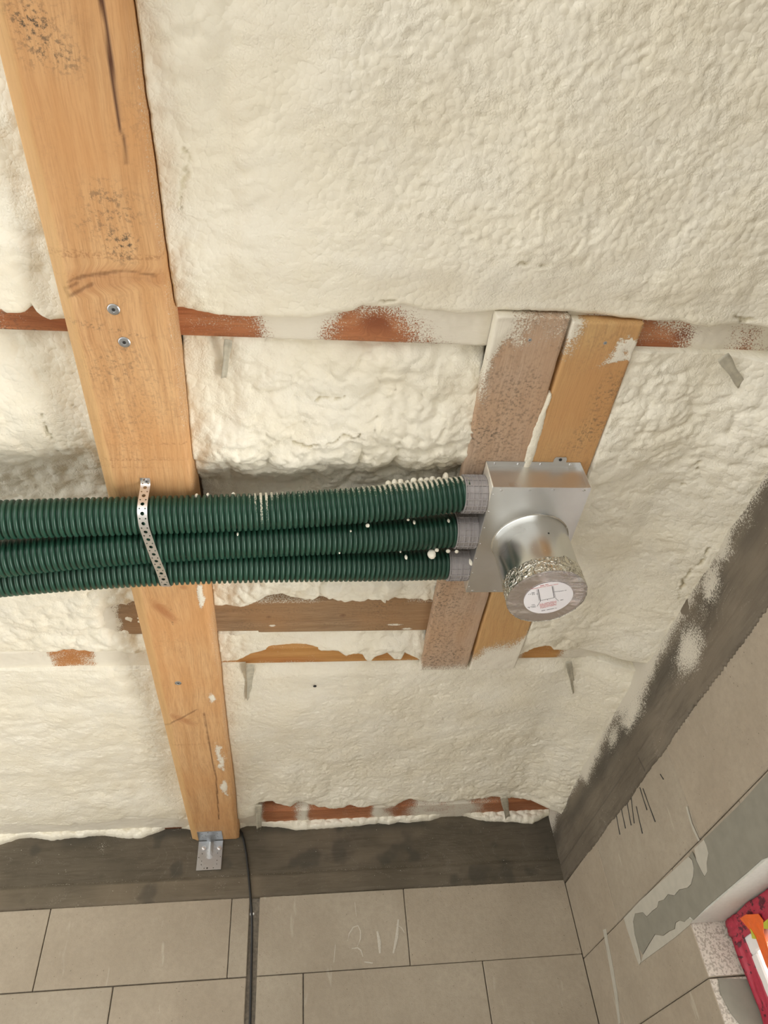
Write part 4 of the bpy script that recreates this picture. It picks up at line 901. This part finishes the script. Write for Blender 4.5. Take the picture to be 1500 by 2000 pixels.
# spigot with foil wrapped end, cap, label
cx, cy, cr, cz0 = .5035, 1.122, .0815, .898
bm = bmesh.new(); lathe(bm, [(cr+.004, bz0), (cr+.0015, bz0-.0012), (cr, bz0-.003), (cr, bz0-.02), (cr, .95), (cr, cz0+.003), (cr-.0015, cz0)], (cx, cy, 0), 'z', 128)
sp_ = link('spigot', bmmesh(bm), TUBEM, box, smooth=True)
p = onz(1071, 1056, 1.0); bm = bmesh.new(); lathe(bm, [(.0022, 0), (.0018, -.0005), (.0001, -.0006)], (0, 0, 0), 'y', 10)
a_ = -1.46; q = (cx+cr*math.cos(a_), cy+cr*math.sin(a_)-.0002, 1.0); bmesh.ops.translate(bm, verts=list(bm.verts), vec=Vector(q)); link('drill_hole', bmmesh(bm), DARKH, sp_)
nA, nH = 300, 30; A = np.linspace(0, 2*math.pi, nA)[:, None]; H = np.linspace(0, 1, nH)[None]
hh = cz0-.0005+(.040+.006*np.sign(np.sin(A*2.5))*.5+.004*fbm(A*4, A*0, 4))*H
wr_ = fbm(A*26, H*7, 6, 4); wr2 = np.abs(fbm(A*46, H*9+A*7, 8, 3))
rad_ = cr+.0009+.0009*wr_+.0022*wr2*(1-.5*H)
Pf = np.stack([cx+rad_*np.cos(A), cy+rad_*np.sin(A), hh*np.ones_like(A)], -1)
fo = link('foil_band', gridmesh(Pf, skirt=(0, 0, 0)), FOIL, box, smooth=False); fo['label'] = 'crinkled aluminium foil tape round the spigot end'
nR = 40; rr_ = np.linspace(0.0005, cr+.0012, nR)[None]; Ac = np.linspace(0, 2*math.pi, 200)[:, None]
zz = cz0-.0008+.0008*sstep(.6, 1, rr_/cr)*fbm(Ac*12+.3*rr_*100, rr_*60, 9)+.0016*sstep(.93, 1.02, rr_/cr)
wk = sstep(.5, .72, rr_/cr)*(.95*sstep(.35, .8, np.cos(Ac+.85))+.6*sstep(.6, .9, np.cos(Ac-2.6)))+.12*sstep(.85, .95, rr_/cr)  # two sectors that get both the wrinkle bump and the painted highlights
Pc = np.stack([cx+rr_*np.cos(Ac), cy+rr_*np.sin(Ac), zz], -1)
link('end_cap', gridmesh(Pc, {'wrinkle_glint': wk}, flip=True), FILM, box, smooth=True)['label'] = 'shiny wrinkled film over the spigot mouth'
lc = onz(1071, 1168, cz0-.0022); lx, ly, lz, lr = float(lc[0]), float(lc[1]), cz0-.0022, .0505
bm = bmesh.new(); lathe(bm, [(.0001, -.0003), (lr, -.0003), (lr, .0006)], (lx, ly, lz), 'z', 96)
lab = link('round_label', bmmesh(bm), WHITE, box); lab['label'] = 'round white label with diagram in black and red print'
# print on the label: u to the right in the picture, v downwards
def lp(u_, v_): q = onz(u_, v_, lz-.0005); return np.array([q[0], q[1]])
def prints(name, lines, mat, wdt):
    bm = bmesh.new()
    for (a, b, wd) in lines:
        a = lp(*a); b = lp(*b); d = b-a; d = d/np.linalg.norm(d); nn = np.array([-d[1], d[0]])*wd/2
        ra = []
        for z_ in (lz-.0008, lz-.0002): ra.append([bm.verts.new((p[0], p[1], z_)) for p in (a+nn, b+nn, b-nn, a-nn)])
        bm.faces.new(ra[0]); bm.faces.new(ra[1][::-1])
        for q in range(4): bm.faces.new((ra[0][q], ra[1][q], ra[1][(q+1) % 4], ra[0][(q+1) % 4]))
    bmesh.ops.recalc_face_normals(bm, faces=list(bm.faces)); link(name, bmmesh(bm), mat, lab)
def zz_(x, y): return (960+x*220/1500, 1040+y*220/1500*1.0)
def Lz(x0, y0, x1, y1, w_): return (zz_(x0, y0), zz_(x1, y1), w_)
blk = [Lz(622, 757, 652, 915, .0011), Lz(605, 760, 632, 905, .0004), Lz(808, 718, 835, 868, .0011), Lz(822, 718, 855, 880, .0004), Lz(660, 905, 745, 888, .0004), Lz(745, 888, 835, 868, .0004), Lz(745, 888, 748, 902, .0007),
       Lz(595, 820, 618, 818, .0003), Lz(835, 790, 900, 782, .0003), Lz(652, 915, 605, 985, .0003), Lz(855, 880, 895, 912, .0003)]
red = []
random.seed(11)
def txt(lst, x0, y0, x1, y1, w_, cw=9):
    n_ = max(2, int(abs(x1-x0)/cw))
    for k in range(n_):
        if random.random() < .14: continue
        a, b = k/n_, (k+.68)/n_; lst.append(Lz(x0+(x1-x0)*a, y0+(y1-y0)*a, x0+(x1-x0)*b, y0+(y1-y0)*b, w_*random.uniform(.6, 1.1)))
txt(blk, 535, 803, 575, 798, .0011); txt(blk, 490, 826, 575, 814, .0011); txt(blk, 545, 832, 578, 826, .0009)
txt(blk, 900, 785, 1000, 768, .0010); txt(blk, 905, 905, 960, 892, .0013, 12)
txt(blk, 535, 965, 590, 958, .0010); txt(blk, 480, 998, 590, 975, .0010); txt(blk, 495, 1005, 590, 990, .0010)
txt(blk, 665, 1045, 870, 1005, .0014, 10)
txt(red, 650, 712, 760, 690, .0022, 13); txt(red, 525, 755, 890, 685, .0011, 9)
for k in range(6): txt(red, 640+k*2, 955+k*11, 865-k*0, 910+k*11, .0009, 8)
prints('black_print', blk, INKB, 1); prints('red_print', red, INKR, 1)
for c_ in lab.children: c_['kind'] = 'stuff'

# ================================================================ ANGLE BRACKET
bxa, bxb = -.352, -.266
br = empty('angle_bracket', ((bxa+bxb)/2, WY-.008, .98), 'galvanised angle bracket with rib fixing the joist end to the ring beam', 'bracket')
WYb = WY-.0105
def bf_wall(a, b, o_=0):    # a across (0..1), b down from the bend
    xm = (bxa+bxb)/2; rib = .010*math.exp(-((a-.5)/.10)**2)*max(0, 1-b/.062); return (bxa+(bxb-bxa)*a, WYb-rib+o_, JZ0-.004-b)
def bf_top(a, b, o_=0):
    rib = .010*math.exp(-((a-.5)/.10)**2)*max(0, 1-b/.05); return (bxa+(bxb-bxa)*a, WYb-b, JZ0-.0022-rib+o_)
for nm, fn, depth, cells in (('wall_leaf', bf_wall, .100, 8), ('beam_leaf', bf_top, .078, 6)):
    bm = bmesh.new(); na = 8; hs = depth/cells
    holes = {(1, 3), (6, 3), (0, 4), (7, 4), (1, 5), (6, 5), (1, 6), (6, 6), (2, 7), (5, 7), (3, 7)} if nm == 'wall_leaf' else {(1, 2), (6, 2), (2, 3), (5, 3), (1, 4), (6, 4), (3, 5)}
    for i in range(na):
        for j in range(cells):
            a0, a1, b0, b1 = i/na, (i+1)/na, j*hs, (j+1)*hs
            W_ = bxb-bxa; f1 = lambda A_, B_: fn(A_/W_, B_); f2 = lambda A_, B_: fn(A_/W_, B_, .0018)
            rr_ = (.0017 if i != 3 else .0028) if (i, j) in holes else 0
            holecell(bm, a0*W_, a1*W_, b0, b1, (a0+a1)/2*W_, (b0+b1)/2, rr_, f1, 2, f2)
    bmesh.ops.recalc_face_normals(bm, faces=list(bm.faces)); link(nm, bmmesh(bm), ZBR, br)
for uu in (398, 428):
    q = ony(uu, 1656, WYb-.002); bm = bmesh.new(); c = (float(q[0]), WYb-.0012, float(q[2]))
    lathe(bm, [(.0085, 0), (.0085, -.0015), (.0058, -.0016), (.0056, -.006), (.004, -.0068), (.0001, -.0068)], c, 'y', 6 if False else 18); link('hex_screw', bmmesh(bm), RIV, br)

# ================================================================ CABLE
pts = [ony(u_, v_, WY-.012) for u_, v_ in ((462, 1615), (470, 1622), (476, 1640), (481, 1665), (485, 1700), (488, 1735), (491, 1770))]
pts = [p+np.array([0, .001, 0]) for p in pts]
tail = [np.array([-.1485, WY-.004, .80]), np.array([-.1465, WY+.002, .74]), np.array([-.144, WY+.003, .64]), np.array([-.1415, WY+.003, .52]), np.array([-.1405, WY+.003, .3]), np.array([-.139, WY+.003, -1.45])]
P_, _ = smooth_path(pts[:1]+pts, 30) if False else (np.array(pts+tail), 0)
ss_ = np.concatenate([[0], np.cumsum(np.linalg.norm(np.diff(P_, axis=0), axis=1))]); tt = np.linspace(0, ss_[-1], 90)
bm = bmesh.new(); tube(bm, [np.array([np.interp(t, ss_, P_[:, k]) for k in range(3)]) for t in tt], .0042, 10)
tag(link('black_cable', bmmesh(bm), BLACK, smooth=True), 'black cable running down the gable wall from beside the joist end', 'cable')
q = ony(493, 1785, WY-.008)
bm = bmesh.new(); boxbm(bm, q[0]-.008, q[0]+.006, WY-.009, WY-.001, q[2]-.003, q[2]+.004)
tag(link('cable_clip', bmmesh(bm, .001), WHITEP), 'small white clip holding the black cable in its chase', 'clip')

# ================================================================ STRIPS CAUGHT IN THE FOAM
def strip_piece(pa, pb, wid, tw, z, label, ends=0):
    a = onz(*pa, z); b = onz(*pb, z+ends); n_ = 14; bm = bmesh.new(); d = b-a; d /= np.linalg.norm(d); side = np.cross(d, [0, 0, 1.]); side /= np.linalg.norm(side); up = np.cross(side, d); rows = []
    for i in range(n_):
        t = i/(n_-1); p = a+(b-a)*t; an = tw*t; v_ = side*math.cos(an)+up*math.sin(an); w2 = wid/2*(1-.25*t+.1*math.sin(t*9))
        rows.append([bm.verts.new(tuple(p+v_*w2*k+up*.002*(1-k*k))) for k in (-1, -.4, .4, 1)])
    for q_, s_ in zip(rows[:-1], rows[1:]):
        for k in range(3): bm.faces.new((q_[k], q_[k+1], s_[k+1], s_[k]))
    solidify(bm, None, .0012)
    tag(link('membrane_strip', bmmesh(bm), STRIPM, smooth=True), label, 'strip', 'short strips sticking out of the foam')
strip_piece((446, 664), (437, 738), .014, .5, 1.150, 'pale pointed strip in the foam below the first batten, right of the joist')
strip_piece((489, 1298), (486, 1364), .022, 1.0, 1.145, 'grey twisted strip below the yellow batten near the joist')
strip_piece((1412, 696), (1448, 752), .022, .3, 1.125, 'grey strip in the foam at the far right, below the first batten')
strip_piece((1110, 1292), (1122, 1352), .018, .6, 1.142, 'grey strip in the foam right of the boards\' lower ends')
strip_piece((505, 1572), (506, 1618), .022, .3, 1.115, 'pale strip hanging over the farthest batten near the joist', -.01)
strip_piece((984, 1556), (994, 1610), .026, .5, 1.115, 'pale strip hanging over the farthest batten near the room corner', -.01)
# small navy marks on the foam
for i, (u_, v_, a, b) in enumerate([(679, 1386, .0085, .006), (640, 1384, .006, .002), (615, 1341, .005, .003), (1335, 1282, .001, .001)]):
    q = onz(u_, v_, 1.150)
    if i == 3: continue
    bm = bmesh.new(); bmesh.ops.create_icosphere(bm, subdivisions=2, radius=1)
    for v in bm.verts: k = 1+.5*float(fbm(np.array(v.co.x*3.), np.array(v.co.y*3.+i), i)); v.co = Vector((q[0]+v.co.x*a*k, q[1]+v.co.y*b*k, 1.1515+v.co.z*.0035))
    tag(link('dark_scrap', bmmesh(bm), BLACK), ['largest black scrap stuck in the foam behind the boards', 'thin dark scrap left of the largest one', 'small dark scrap nearest the yellow batten'][i], 'scrap')
